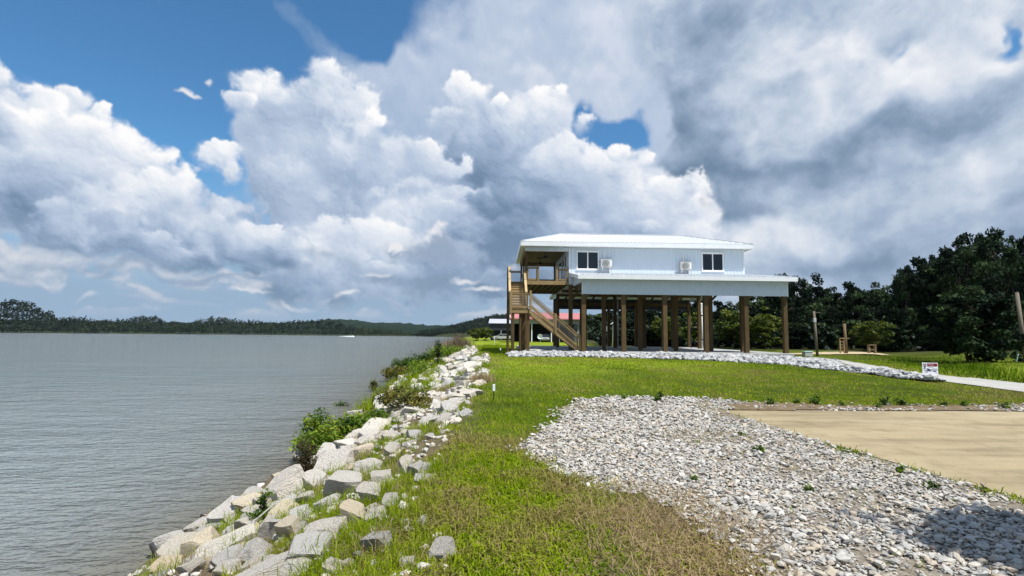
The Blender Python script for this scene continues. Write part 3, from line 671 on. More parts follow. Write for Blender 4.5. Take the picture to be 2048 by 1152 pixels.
clad(4.07, 16.05, 11.58, Z0, Z1 - .03, 3)
for x, y in ((3.975, 3.405), (16.06, 3.405), (16.06, 11.5), (3.975, 11.5)): MB().box(x, y, Z0, x + .09, y + .09, Z1 - .02).build('corner_board', M['trim'], house)
# main hip roof
EX0, EX1, EY0, EY1, EZ = .66, 16.56, 2.9, 12.1, 8.02
RX0, RX1, RY, RZ = 3.9, 13.3, 7.5, 9.42
def roof_plane(name, P0, udir, width, vdir, top, parent, step=.9, per=.30, d=.032):
    """metal panels laid side by side from eave point P0 along udir; top(u) is the run length up vdir at u"""
    P0 = Vector(P0); u = Vector(udir).normalized(); v = Vector(vdir).normalized(); nrm = u.cross(v).normalized()
    n = max(1, round(width / step)); w = width / n
    for k in range(n):
        a, b_ = k * w + .002, (k + 1) * w - .002; xs = [a]; hs = [0.]; j = math.ceil(a / per)
        while j * per < b_ + .03:
            for dx, dh in ((-.035, 0), (-.018, d), (.018, d), (.035, 0)):
                q = j * per + dx
                if a < q < b_: xs.append(q); hs.append(dh)
            j += 1
        xs.append(b_); hs.append(0.)
        for kk in [brk for brk in getattr(top, 'breaks', ()) if a < brk < b_]:
            i = next(i for i, q in enumerate(xs) if q > kk); xs.insert(i, kk); hs.insert(i, 0.)
        V = []; 
        for q, h in zip(xs, hs): V.append(P0 + u * q + nrm * (h + .012) - v * .03)
        for q, h in zip(xs, hs): V.append(P0 + u * q + nrm * (h + .012) + v * max(top(q), .0))
        m_ = len(xs); F = [(i, i + 1, m_ + i + 1, m_ + i) for i in range(m_ - 1)]
        me = bpy.data.meshes.new('roof_panel'); me.from_pydata([tuple(q) for q in V], [], F); me.materials.append(M['roofm']); me.update()
        link('roof_panel', me, parent)
roof = MB().add([(EX0, EY0, EZ), (EX1, EY0, EZ), (EX1, EY1, EZ), (EX0, EY1, EZ), (RX0, RY, RZ), (RX1, RY, RZ), (EX0, EY0, EZ - .04), (EX1, EY0, EZ - .04), (EX1, EY1, EZ - .04), (EX0, EY1, EZ - .04)],
    [(0, 1, 5, 4), (1, 2, 5), (2, 3, 4, 5), (3, 0, 4), (9, 8, 7, 6), (0, 6, 7, 1), (1, 7, 8, 2), (2, 8, 9, 3), (3, 9, 6, 0)]).build('roof', M['trim'], house)
hd = RY - EY0; sl = math.hypot(hd, RZ - EZ)
def topf(q):
    L_ = RX0 - EX0; R_ = EX1 - RX1; W_ = EX1 - EX0
    return sl * min(1, q / L_, (W_ - q) / R_)
topf.breaks = (RX0 - EX0, RX1 - EX0)
roof_plane('front', (EX0, EY0, EZ), (1, 0, 0), EX1 - EX0, (0, hd, RZ - EZ), topf, roof)
roof_plane('rear', (EX1, EY1, EZ), (-1, 0, 0), EX1 - EX0, (0, -hd, RZ - EZ), lambda q: topf(EX1 - EX0 - q), roof)
def side_top(run):
    L = math.hypot(run, RZ - EZ)
    f = lambda q: L * min(q / hd, (EY1 - EY0 - q) / hd, 1); f.breaks = (hd,); return f
roof_plane('left', (EX0, EY1, EZ), (0, -1, 0), EY1 - EY0, (RX0 - EX0, 0, RZ - EZ), side_top(RX0 - EX0), roof)
roof_plane('right', (EX1, EY0, EZ), (0, 1, 0), EY1 - EY0, (-(EX1 - RX1), 0, RZ - EZ), side_top(EX1 - RX1), roof)
for p_, q_ in (((RX0, RY, RZ), (RX1, RY, RZ)), ((EX0, EY0, EZ), (RX0, RY, RZ)), ((EX1, EY0, EZ), (RX1, RY, RZ)), ((EX0, EY1, EZ), (RX0, RY, RZ)), ((EX1, EY1, EZ), (RX1, RY, RZ))):
    MB().beam(Vector(p_) + Vector((0, 0, .03)), Vector(q_) + Vector((0, 0, .03)), .24, .04).build('ridge_cap', M['roofm'], roof)
for a_ in ((EX0 - .01, EY0 - .025, EX1 + .01, EY0), (EX0 - .01, EY1, EX1 + .01, EY1 + .025), (EX0 - .025, EY0 - .025, EX0, EY1 + .025), (EX1, EY0 - .025, EX1 + .025, EY1 + .025)):
    MB().box(a_[0], a_[1], EZ - .30, a_[2], a_[3], EZ + .01).build('fascia_board', M['trim'], roof)
MB().box(EX0 + .004, EY0 + .004, EZ - .28, EX1 - .004, 3.40, EZ - .25).build('soffit', M['trim'], roof)
MB().box(EX0 + .004, 11.6, EZ - .28, EX1 - .004, EY1 - .004, EZ - .25).build('soffit', M['trim'], roof)
MB().box(16.16, 3.41, EZ - .28, EX1 - .004, 11.59, EZ - .25).build('soffit', M['trim'], roof)
MB().box(EX0 + .004, 3.41, EZ - .28, .94, 11.59, EZ - .25).build('soffit', M['trim'], roof)
# porch
DZ = 5.40
MB().box(.95, 3.46, 7.765, 3.98, 11.55, 7.80).build('porch_ceiling', M['ply'], house)
for k in range(20): MB().box(.96 + k * .151, 3.47, 7.742, .96 + k * .151 + .143, 11.54, 7.764).build('ceiling_plank', M['ply'], house)
clad(.95, 3.97, 3.44, 7.46, 7.73)
MB().box(.95, 3.452, 7.44, 3.97, 3.56, 7.735).build('porch_header', M['trim'], house)
MB().box(.95, 11.45, 7.44, 3.97, 11.6, 7.735).build('porch_beam', M['wood_x'], house)
MB().box(.95, 3.57, 7.44, 1.10, 11.44, 7.735).build('porch_beam', M['wood_y'], house)
for x, y in ((1.07, 3.53), (1.07, 7.4), (1.07, 11.5), (3.86, 11.52)): MB().box(x - .075, y - .075, DZ, x + .075, y + .075, 7.44).build('porch_post', M['post'], house)
MB().box(.95, 3.40, 5.13, 3.97, 3.44, 5.385).build('rim_board', M['wood_x'], house)
MB().box(.91, 3.40, 5.13, .949, 11.6, 5.385).build('rim_board', M['wood_y'], house)
MB().box(.95, 11.56, 5.13, 3.97, 11.6, 5.385).build('rim_board', M['wood_x'], house)
for k in range(8): MB().box(.96 + k * .42, 3.45, 5.14, 1.0 + k * .42, 11.55, 5.36).build('joist', M['post'], house)  # darker post colour stands in for the shade under the deck
for k in range(57): MB().box(.93, 3.42 + k * .143, 5.362, 3.965, 3.42 + k * .143 + .137, DZ).build('deck_board', M['wood_x'], house)
for x, y in ((1.1, 3.6), (1.1, 11.5), (1.1, 7.5)): post(x, y, SL - .02 if y > 4 else .4, 5.13, .2)
def rail_panel(p, q, zb, zt, parent, top=True, frame=True, mesh=True, zm=None):
    """timber frame with welded wire mesh, between p and q (x,y), heights above each end"""
    (x0, y0, b0, t0), (x1, y1, b1, t1) = (*p, zb[0], zt[0]), (*q, zb[1], zt[1])
    if frame:
        MB().beam((x0, y0, t0 - .02), (x1, y1, t1 - .02), .09, .04).build('top_rail', M['wood_x'], parent)
        MB().beam((x0, y0, b0 + .09), (x1, y1, b1 + .09), .04, .09).build('bottom_rail', M['wood_x'], parent)
        MB().beam((x0, y0, t0 - .10), (x1, y1, t1 - .10), .04, .09).build('upper_rail', M['wood_x'], parent)
    L = math.hypot(x1 - x0, y1 - y0); n = max(2, round(L / .10)); w = MB(); zz = .14
    for k in range(n + 1):
        s_ = k / n; x = x0 + (x1 - x0) * s_; y = y0 + (y1 - y0) * s_; w.tube((x, y, b0 + (b1 - b0) * s_ + zz), (x, y, t0 + (t1 - t0) * s_ - .13), .004, n=3, cap=False)
    for k in range(8):
        s_ = k / 7; w.tube((x0, y0, b0 + zz + (t0 - b0 - .27) * s_), (x1, y1, b1 + zz + (t1 - b1 - .27) * s_), .004, n=3, cap=False)
    w.build('wire_mesh', M['galv'], parent)
def newel(x, y, z0, z1, parent, w=.10, name='rail_post'):
    o = MB().box(x - w / 2, y - w / 2, z0, x + w / 2, y + w / 2, z1).build(name, M['wood'], parent, bevel=.012); return o
for x in (1.86, 3.16): newel(x, 3.48, 5.13, 6.45, house, .14)
newel(3.88, 3.50, DZ, 6.40, house, .09)
rail_panel((1.16, 3.5), (1.79, 3.5), (DZ, DZ), (6.36, 6.36), house)
for x in (1.18, 1.77): MB().box(x - .03, 3.47, DZ + .05, x + .03, 3.51, 6.24).build('stile', M['wood'], house)
rail_panel((1.94, 3.5), (3.08, 3.5), (DZ, DZ), (6.25, 6.25), house, frame=False)
rail_panel((3.24, 3.5), (3.84, 3.5), (DZ, DZ), (6.25, 6.25), house)
for x0, x1 in ((1.15, 2.4), (2.5, 3.8)): rail_panel((x0, 11.52), (x1, 11.52), (DZ, DZ), (6.35, 6.35), house)
for y0, y1 in ((5.7, 7.3), (7.5, 9.4), (9.5, 11.4)): rail_panel((1.06, y0), (1.06, y1), (DZ, DZ), (6.35, 6.35), house)
newel(2.45, 11.52, DZ, 6.42, house)
# windows and door
def window(x0, x1, z0, z1, y=3.42):
    f = MB(); fw = .07; yf = y - .075; yb = y - .004
    f.box(x0, yf, z0, x0 + fw, yb, z1).box(x1 - fw, yf, z0, x1, yb, z1).box(x0 + fw, yf, z0, x1 - fw, yb, z0 + fw).box(x0 + fw, yf, z1 - fw, x1 - fw, yb, z1)
    win = f.build('window', M['vinyl'], house)
    xm = (x0 + x1) / 2
    MB().box(xm - .035, yf + .006, z0 + fw, xm + .035, yb, z1 - fw).build('mullion', M['vinyl'], win)
    for a_, b_ in ((x0 + fw, xm - .035), (xm + .035, x1 - fw)): MB().box(a_, yf + .03, z0 + fw, b_, yb - .01, z1 - fw).build('pane', M['glass'], win)
    MB().box(x0 - .04, yf - .02, z0 - .05, x1 + .04, yb, z0 - .002).build('sill', M['vinyl'], win)
    MB().box(x0 - .04, yf - .01, z1 + .002, x1 + .04, yb, z1 + .05).build('head_casing', M['vinyl'], win)
window(4.50, 6.03, 6.20, 7.46); window(13.16, 14.68, 6.20, 7.46)
for y0, y1, z0, z1, nm in ((4.2, 5.1, DZ + .05, 7.35, 'door'), (5.6, 6.6, 6.0, 7.3, 'porch_window'), (7.2, 9.0, DZ + .05, 7.35, 'sliding_door'), (9.6, 10.6, 6.0, 7.3, 'porch_window')):
    d_ = MB().box(3.90, y0, z0, 3.955, y0 + .08, z1).box(3.90, y1 - .08, z0, 3.955, y1, z1).box(3.90, y0 + .08, z1 - .08, 3.955, y1 - .08, z1).box(3.90, y0 + .08, z0, 3.955, y1 - .08, z0 + .1).build(nm, M['vinyl'], house)
    MB().box(3.92, y0 + .08, z0 + .1, 3.953, y1 - .08, z1 - .08).build('pane', M['glass'], d_)
# lower lean-to roofs, front and rear
SX0, SX1 = 4.02, 17.52
def leanto(y_eave, z_eave, y_wall, z_wall):
    front = y_eave < y_wall; v = Vector((0, y_wall - y_eave, z_wall - z_eave)); L = v.length
    r = MB().add([(SX0, y_eave, z_eave), (SX1, y_eave, z_eave), (SX1, y_wall, z_wall), (SX0, y_wall, z_wall), (SX0, y_eave, z_eave - .1), (SX1, y_eave, z_eave - .1), (SX1, y_wall, z_wall - .1), (SX0, y_wall, z_wall - .1)],
        [(0, 1, 2, 3), (7, 6, 5, 4), (0, 4, 5, 1), (1, 5, 6, 2), (2, 6, 7, 3), (3, 7, 4, 0)]).build('lower_roof', M['trim'], house)
    if front: roof_plane('f', (SX0, y_eave, z_eave), (1, 0, 0), SX1 - SX0, v, lambda q: L, r)
    else: roof_plane('b', (SX1, y_eave, z_eave), (-1, 0, 0), SX1 - SX0, v, lambda q: L, r)
    s = -1 if front else 1
    y0, y1 = sorted((y_eave, y_eave + s * .03)); MB().box(SX0 - .03, y0, z_eave - .24, SX1 + .03, y1, z_eave + .01).build('fascia_board', M['trim'], r)
    for x in (SX0 - .03, SX1):
        a_, b_ = (y_eave, z_eave), (y_wall, z_wall)
        MB().add([(x, a_[0], a_[1] - .24), (x + .03, a_[0], a_[1] - .24), (x + .03, a_[0], a_[1] + .01), (x, a_[0], a_[1] + .01), (x, b_[0], b_[1] - .24), (x + .03, b_[0], b_[1] - .24), (x + .03, b_[0], b_[1] + .01), (x, b_[0], b_[1] + .01)],
            [(0, 1, 2, 3), (7, 6, 5, 4), (4, 5, 1, 0), (5, 6, 2, 1), (6, 7, 3, 2), (7, 4, 0, 3)]).build('rake_board', M['trim'], r)
    return r
leanto(-.62, 5.37, 3.39, 5.96)
leanto(17.35, 5.30, 11.61, 5.96)
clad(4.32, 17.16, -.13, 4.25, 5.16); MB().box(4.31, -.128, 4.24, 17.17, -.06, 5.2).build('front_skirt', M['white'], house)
for x in (4.30, 17.13): MB().box(x, -.16, 4.23, x + .06, -.10, 5.17).build('corner_board', M['trim'], house)
MB().box(4.31, 16.86, 4.15, 17.17, 16.93, 5.12).build('rear_skirt', M['white'], house); MB().box(4.32, 16.83, 4.16, 17.16, 16.858, 5.11).build('skirt_shade_sheet', M['shed'], house); clad(4.32, 17.16, 16.93, 4.15, 5.1, 3)  # dark sheet behind the rear skirt: its shaded inner side put into colour
for x in (4.28, 17.15):
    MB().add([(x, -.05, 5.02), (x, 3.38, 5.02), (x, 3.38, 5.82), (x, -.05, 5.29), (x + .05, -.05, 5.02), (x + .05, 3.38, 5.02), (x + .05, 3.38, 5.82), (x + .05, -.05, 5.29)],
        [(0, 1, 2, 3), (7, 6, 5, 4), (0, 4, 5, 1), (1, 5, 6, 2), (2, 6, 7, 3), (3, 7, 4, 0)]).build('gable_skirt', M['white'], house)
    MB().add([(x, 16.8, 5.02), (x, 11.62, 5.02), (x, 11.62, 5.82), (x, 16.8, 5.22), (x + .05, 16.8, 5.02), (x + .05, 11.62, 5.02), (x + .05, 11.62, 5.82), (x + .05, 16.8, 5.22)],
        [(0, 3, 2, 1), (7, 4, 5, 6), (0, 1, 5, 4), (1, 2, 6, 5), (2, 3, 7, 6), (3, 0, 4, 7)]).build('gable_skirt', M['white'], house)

# ------------------------------------------------------------------ air conditioners and fans
def condenser(x, z, pipe, label):
    w = hw(x, 3.40, z); t_ = empty('air_conditioner', w, TH, label, 'air conditioner', 'outdoor air conditioners on the wall')
    t_.scale = (.92, .92, .92)
    MB().box(0, -.40, .0, .84, -.08, .60).build('casing', M['aluw'], t_, bevel=.012)
    g = MB()
    for r_ in (.25, .20, .15, .10, .05): g.lathe((.36, -.412, .31), [(r_, 0), (r_ - .008, -.012), (r_ - .016, 0)], 24, 'Y')
    MB().lathe((.36, -.404, .31), [(.26, 0), (.26, -.006)], 28, 'Y').build('fan_opening', M['grille'], t_)
    for k in range(8):
        a = k * math.pi / 4; g.tube((.36 + .04 * math.cos(a), -.418, .31 + .04 * math.sin(a)), (.36 + .25 * math.cos(a), -.418, .31 + .25 * math.sin(a)), .005, n=4)
    g.build('fan_grille', M['aluw'], t_); MB().lathe((.36, -.414, .31), [(.055, 0), (.055, -.012)], 16, 'Y').build('fan_hub', M['grille'], t_)
    MB().box(.70, -.406, .08, .80, -.401, .52).build('side_cover', M['vinyl'], t_)
    for bx in (.12, .66): MB().box(bx, -.40, -.05, bx + .05, -.005, -.008).beam((bx + .025, -.02, -.36), (bx + .025, -.36, -.06), .04, .04).box(bx, -.045, -.38, bx + .05, -.005, -.052).build('bracket', M['trim'], t_)
    MB().box(.30, -.06, .60, .38, -.006, .60 + pipe).build('line_cover', M['vinyl'], t_, bevel=.008)
    MB().beam((.5, -.03, -.05), (.52, -.03, -.36), .05, .05).build('line_set', M['vinyl'], t_)
condenser(6.10, 6.33, .62, 'air conditioner unit on the wall just right of the porch side window')
condenser(11.56, 6.23, .60, 'air conditioner unit on the wall left of the far end window')
for i, (x, y) in enumerate(((2.55, 5.6), (2.45, 8.9))):
    t_ = empty('ceiling_fan', hw(x, y, 7.74), TH + i * .4, ('nearer', 'farther')[i] + ' dark ceiling fan under the wooden porch ceiling', 'ceiling fan', 'porch ceiling fans')
    MB().tube((0, 0, 0), (0, 0, -.3), .02).lathe((0, 0, -.06), [(.03, 0), (.08, .06)], 12).build('down_rod', M['dark'], t_)
    MB().lathe((0, 0, -.46), [(.05, 0), (.13, .05), (.13, .12), (.05, .17)], 14).build('motor', M['dark'], t_)
    for k in range(3):
        a = k * 2.094 + .5; c, s = math.cos(a), math.sin(a)
        MB().add([(.1 * c - .04 * s, .1 * s + .04 * c, -.40), (.1 * c + .04 * s, .1 * s - .04 * c, -.42), (.68 * c + .075 * s, .68 * s - .075 * c, -.43), (.68 * c - .075 * s, .68 * s + .075 * c, -.39),
                  (.1 * c - .04 * s, .1 * s + .04 * c, -.412), (.1 * c + .04 * s, .1 * s - .04 * c, -.432), (.68 * c + .075 * s, .68 * s - .075 * c, -.442), (.68 * c - .075 * s, .68 * s + .075 * c, -.402)],
                 [(3, 2, 1, 0), (4, 5, 6, 7), (0, 1, 5, 4), (1, 2, 6, 5), (2, 3, 7, 6), (3, 0, 4, 7)]).build('fan_blade', M['dark'], t_)

# ------------------------------------------------------------------ staircase
st = empty('staircase', (0, 32.8, 0), TH, 'wooden staircase with a turn landing leading up to the house porch', 'staircase')
LZ = 3.33
for k in range(9): MB().box(-.02, .22 + k * .143, LZ - .038, 1.13, .22 + k * .143 + .137, LZ).build('landing_board', M['wood_x'], st)
MB().box(-.02, .17, LZ - .29, 1.13, .21, LZ - .04).build('rim_board', M['wood_x'], st); MB().box(-.02, 1.5, LZ - .29, 1.13, 1.54, LZ - .04).build('rim_board', M['wood_x'], st)
MB().box(-.06, .17, LZ - .29, -.021, 1.54, LZ - .04).build('rim_board', M['wood_y'], st)
for x, y in ((.08, .3), (1.03, .3), (.82, 1.4), (.1, 1.4)): MB().box(x - .09, y - .09, .38, x + .09, y + .09, LZ - .04).build('support_post', M['post'], st, bevel=.01)
newel(-.06, .13, LZ - .35, LZ + 1.08, st, .14); newel(1.16, .13, LZ - .35, LZ + 1.10, st, .14); newel(-.06, 1.56, LZ - .35, LZ + 1.08, st, .10)
rail_panel((.02, .13), (1.09, .13), (LZ, LZ), (LZ + .95, LZ + .95), st, mesh=True)
rail_panel((-.06, .22), (-.06, 1.5), (LZ, LZ), (LZ + .95, LZ + .95), st)
# lower flight, to the right
NX, xA, xB, zB = 13, 1.17, 4.22, SL
for k in range(NX - 1):
    x = xA + (xB - xA) * k / (NX - 1); z = LZ - (LZ - zB) * (k + 1) / NX
    MB().box(x, .28, z - .04, x + .275, 1.25, z).build('tread', M['wood_y'], st)
    MB().box(x + .03, .30, z - (LZ - zB) / NX + .02, x + .05, 1.23, z - .052).build('riser', M['wood_y'], st)
for y in (.235, 1.27): MB().beam((xA - .05, y, LZ - .22), (xB + .1, y, zB - .02 + .04), .045, .30).build('stringer', M['wood_x'], st)
for x in (2.72, 4.24):
    s_ = (x - xA) / (xB - xA); z = LZ - (LZ - zB) * s_; newel(x, .19, z - .22, z + 1.02, st, .13); newel(x, 1.33, z - .15, z + 1.0, st, .09)
for y in (.17, 1.33):
    for xa, xb in ((1.2, 2.66), (2.80, 4.20)):
        za, zb_ = (LZ - (LZ - zB) * (q - xA) / (xB - xA) for q in (xa, xb))
        MB().beam((xa, y, za + .95), (xb, y, zb_ + .95), .10, .04).build('top_rail', M['wood_x'], st)
        MB().beam((xa, y, za + .80), (xb, y, zb_ + .80), .04, .09).build('upper_rail', M['wood_x'], st)
        MB().beam((xa, y, za + .20), (xb, y, zb_ + .20), .04, .09).build('bottom_rail', M['wood_x'], st)
        w = MB(); n_ = 13
        for k in range(n_ + 1):
            s_ = k / n_; x = xa + (xb - xa) * s_; z = za + (zb_ - za) * s_; w.tube((x, y, z + .22), (x, y, z + .78), .004, n=3, cap=False)
        for k in range(6): w.tube((xa, y, za + .25 + .1 * k), (xb, y, zb_ + .25 + .1 * k), .004, n=3, cap=False)
        w.build('wire_mesh', M['galv'], st)
# upper flight, away from the viewer
NU, yA, yB = 11, 1.55, 4.15
for k in range(NU - 1):
    y = yA + (yB - yA) * k / (NU - 1); z = LZ + (5.38 - LZ) * (k + 1) / NU
    MB().box(.02, y, z - .04, .86, y + .28, z).build('tread', M['rail'], st)
    MB().box(.03, y + .03, z - (5.38 - LZ) / NU + .030, .85, y + .05, z - .062).build('riser', M['rail'], st)
for x in (-.01, .89): MB().beam((x, yA - .05, LZ - .1), (x, yB + .1, 5.25), .045, .30).build('stringer', M['wood_y'], st)
for k in range(10): MB().box(-.06, 4.2 + k * .143, DZ - .04, .90, 4.2 + k * .143 + .137, DZ).build('landing_board', M['wood_x'], st)
MB().box(-.08, 4.18, 5.13, .90, 4.21, DZ - .045).build('rim_board', M['wood_x'], st); MB().box(-.10, 4.18, 5.13, -.07, 5.62, DZ - .045).build('rim_board', M['wood_y'], st)
for x, y, z1 in ((-.14, 4.2, 6.42), (-.14, 5.6, 6.42)): MB().box(x - .08, y - .08, .42, x + .08, y + .08, z1).build('support_post', M['post'], st, bevel=.01)
MB().box(.80, 5.5, .42, .96, 5.66, 5.12).build('support_post', M['post'], st); MB().box(.62, 4.2, .42, .78, 4.36, 5.12).build('support_post', M['post'], st)
rail_panel((-.06, 5.62), (.88, 5.62), (DZ, DZ), (6.32, 6.32), st); rail_panel((-.14, 4.3), (-.14, 5.5), (DZ, DZ), (6.32, 6.32), st)
for x in (-.09, .97):
    newel(x, yA + .08, LZ - .1, LZ + 1.12, st, .09); newel(x, 2.85, LZ + .75, LZ + 2.05, st, .09)
    if x > 0: newel(x, 4.1, 5.1, 6.42, st, .09)
    MB().beam((x, yA + .05, LZ + 1.14), (x, 2.82, LZ + 2.06), .15, .04).build('top_rail', M['rail'], st); MB().beam((x, 2.86, LZ + 2.09), (x, 4.18, LZ + 3.1), .15, .04).build('top_rail', M['rail'], st)
    MB().beam((x, yA + .05, LZ + .35), (x, 4.18, LZ + 2.3), .04, .09).build('bottom_rail', M['wood_y'], st)
    w = MB()
    for k in range(25):
        s_ = k / 24; y = yA + .1 + (4.1 - yA - .1) * s_; z = LZ + .4 + 1.95 * s_; w.tube((x, y, z), (x, y, z + .68), .004, n=3, cap=False)
    for k in range(7): w.tube((x, yA + .1, LZ + .42 + .1 * k), (x, 4.1, LZ + 2.37 + .1 * k), .004, n=3, cap=False)
    w.build('wire_mesh', M['galv'], st)

# ------------------------------------------------------------------ rocks, gravel, grass, bank plants
RS = np.random.RandomState(11)
def ico(sub):
    bm = bmesh.new(); bmesh.ops.create_icosphere(bm, subdivisions=sub, radius=1); bm.verts.ensure_lookup_table()
    V = np.array([v.co[:] for v in bm.verts]); F = np.array([[v.index for v in f.verts] for f in bm.faces]); bm.free(); return V, F
def rock_shape(sub, seed, cuts=11, rough=.04, lo=.36, hi=.82):
    r = np.random.RandomState(seed); V, F = ico(sub); V = V.copy()
    if cuts >= 10:                                              # blocky, bedded limestone: three pairs of rough faces first
        ax = np.eye(3)
        for a_ in range(3):
            for s_ in (-1, 1):
                n = s_ * ax[a_] + r.normal(0, .24, 3); n /= np.linalg.norm(n); d = r.uniform(.42, .66); k = V @ n - d; V -= np.where(k > 0, k, 0)[:, None] * n
        cuts, lo, hi = 6, .62, .86
    for _ in range(cuts):
        n = r.normal(size=3); n /= np.linalg.norm(n); d = r.uniform(lo, hi); k = V @ n - d; V -= np.where(k > 0, k, 0)[:, None] * n
    if rough:
        V += rough * np.stack([fb(V[:, 0] * 2 + seed, V[:, 1] * 2 + V[:, 2] * 1.7 + k * 9, 3) for k in range(3)], 1)
    V -= (V.max(0) + V.min(0)) / 2; V /= (V.max(0) - V.min(0)) / 2
    return V, F
def rotm(yaw, tilt, ax):
    c, s = np.cos(yaw), np.sin(yaw); Z = np.zeros((len(yaw), 3, 3)); Z[:, 0, 0] = c; Z[:, 0, 1] = -s; Z[:, 1, 0] = s; Z[:, 1, 1] = c; Z[:, 2, 2] = 1
    k = np.stack([np.cos(ax), np.sin(ax), 0 * ax], 1); K = np.zeros_like(Z)
    K[:, 0, 1] = -k[:, 2]; K[:, 0, 2] = k[:, 1]; K[:, 1, 0] = k[:, 2]; K[:, 1, 2] = -k[:, 0]; K[:, 2, 0] = -k[:, 1]; K[:, 2, 1] = k[:, 0]
    T = np.eye(3)[None] + np.sin(tilt)[:, None, None] * K + (1 - np.cos(tilt))[:, None, None] * (K @ K)
    return T @ Z
def scatter(vars_, pos, rm, scl, tint):
    """many copies joined into one set of arrays (real geometry)"""
    Vs, Fs, Ts = [], [], []; b = 0; pick = RS.randint(len(vars_), size=len(pos))
    for i, (V, F) in enumerate(vars_):
        q = np.where(pick == i)[0]
        if not len(q): continue
        W = (V[None] * scl[q][:, None, :]) @ np.transpose(rm[q], (0, 2, 1)) + pos[q][:, None, :]
        Vs.append(W.reshape(-1, 3)); Fs.append((F[None] + (np.arange(len(q)) * len(V))[:, None, None] + b).reshape(-1, F.shape[1])); Ts.append(np.repeat(tint[q], len(V))); b += len(q) * len(V)
    return np.concatenate(Vs), np.concatenate(Fs), np.concatenate(Ts)

# -- riprap bank: the large rocks seen singly
HERO = [(-5.0, 8.09, 0.46, 0.34, 'g'), (-4.26, 7.12, 0.48, 0.29, 'w'), (-3.91, 6.95, 0.47, 0.39, 't'), (-4.35, 8.52, 0.72, 0.36, 'w'), (-4.06, 8.55, 0.53, 0.32, 't'), (-3.47, 8.35, 0.63, 0.55, 'w'), (-2.94, 6.68, 0.28, 0.2, 'w'), (-2.36, 5.95, 0.28, 0.25, 't'), (-2.01, 5.67, 0.24, 0.17, 'w'), (-1.8, 5.32, 0.47, 0.19, 'g'), (-1.57, 5.54, 0.32, 0.27, 't'), (-1.85, 4.99, 0.47, 0.21, 'w'), (-2.56, 5.58, 0.42, 0.25, 'w'), (-2.95, 5.74, 0.4, 0.17, 'w'), (-3.32, 6.09, 0.19, 0.15, 't'), (-4.08, 6.6, 0.37, 0.16, 't'), (-2.76, 5.45, 0.31, 0.13, 'w'), (-2.44, 5.23, 0.21, 0.17, 'g'), (-3.42, 5.95, 0.28, 0.17, 'w'), (-2.99, 9.19, 0.67, 0.34, 'w'), (-3.88, 11.18, 0.33, 0.29, 'w'), (-2.15, 7.09, 0.53, 0.35, 'g'), (-2.19, 8.28, 0.47, 0.26, 'w'), (-1.64, 6.92, 0.31, 0.21, 'w'), (-1.59, 6.31, 0.32, 0.25, 'w'), (-1.11, 6.68, 0.31, 0.21, 'w'), (-0.97, 6.19, 0.37, 0.1, 'w'), (-1.39, 7.23, 0.2, 0.27, 'w'), (-2.21, 6.68, 0.31, 0.21, 'g'), (-1.2, 5.56, 0.2, 0.17, 'w'), (-1.43, 5.76, 0.16, 0.15, 'w'), (-1.31, 5.36, 0.25, 0.14, 'g'), (-1.13, 4.68, 0.28, 0.21, 'w'), (-0.5, 4.12, 0.19, 0.15, 'w'), (-0.78, 4.89, 0.16, 0.05, 'w'), (-1.24, 4.61, 0.11, 0.07, 'w'), (-1.31, 4.5, 0.11, 0.08, 'w'), (-0.76, 4.12, 0.14, 0.08, 'w'), (-1.41, 4.48, 0.22, 0.08, 'w'), (-1.37, 13.06, 0.48, 0.27, 'w'), (-1.77, 10.11, 0.44, 0.19, 'g'), (-1.36, 9.23, 0.21, 0.1, 'w'), (-2.76, 10.11, 0.47, 0.27, 't'), (-2.05, 9.49, 0.28, 0.18, 'w'), (-1.77, 9.49, 0.34, 0.12, 'w'), (-1.15, 14.26, 0.51, 0.24, 'w'), (-1.47, 16.39, 0.4, 0.21, 'w'), (-1.32, 10.91, 0.31, 0.2, 'w'), (-1.46, 5.09, 0.11, 0.08, 'w'), (-2.83, 7.62, 0.29, 0.16, 'w'), (-1.85, 4.76, 0.27, 0.12, 'w'), (-2.22, 5.21, 0.2, 0.13, 'w')]
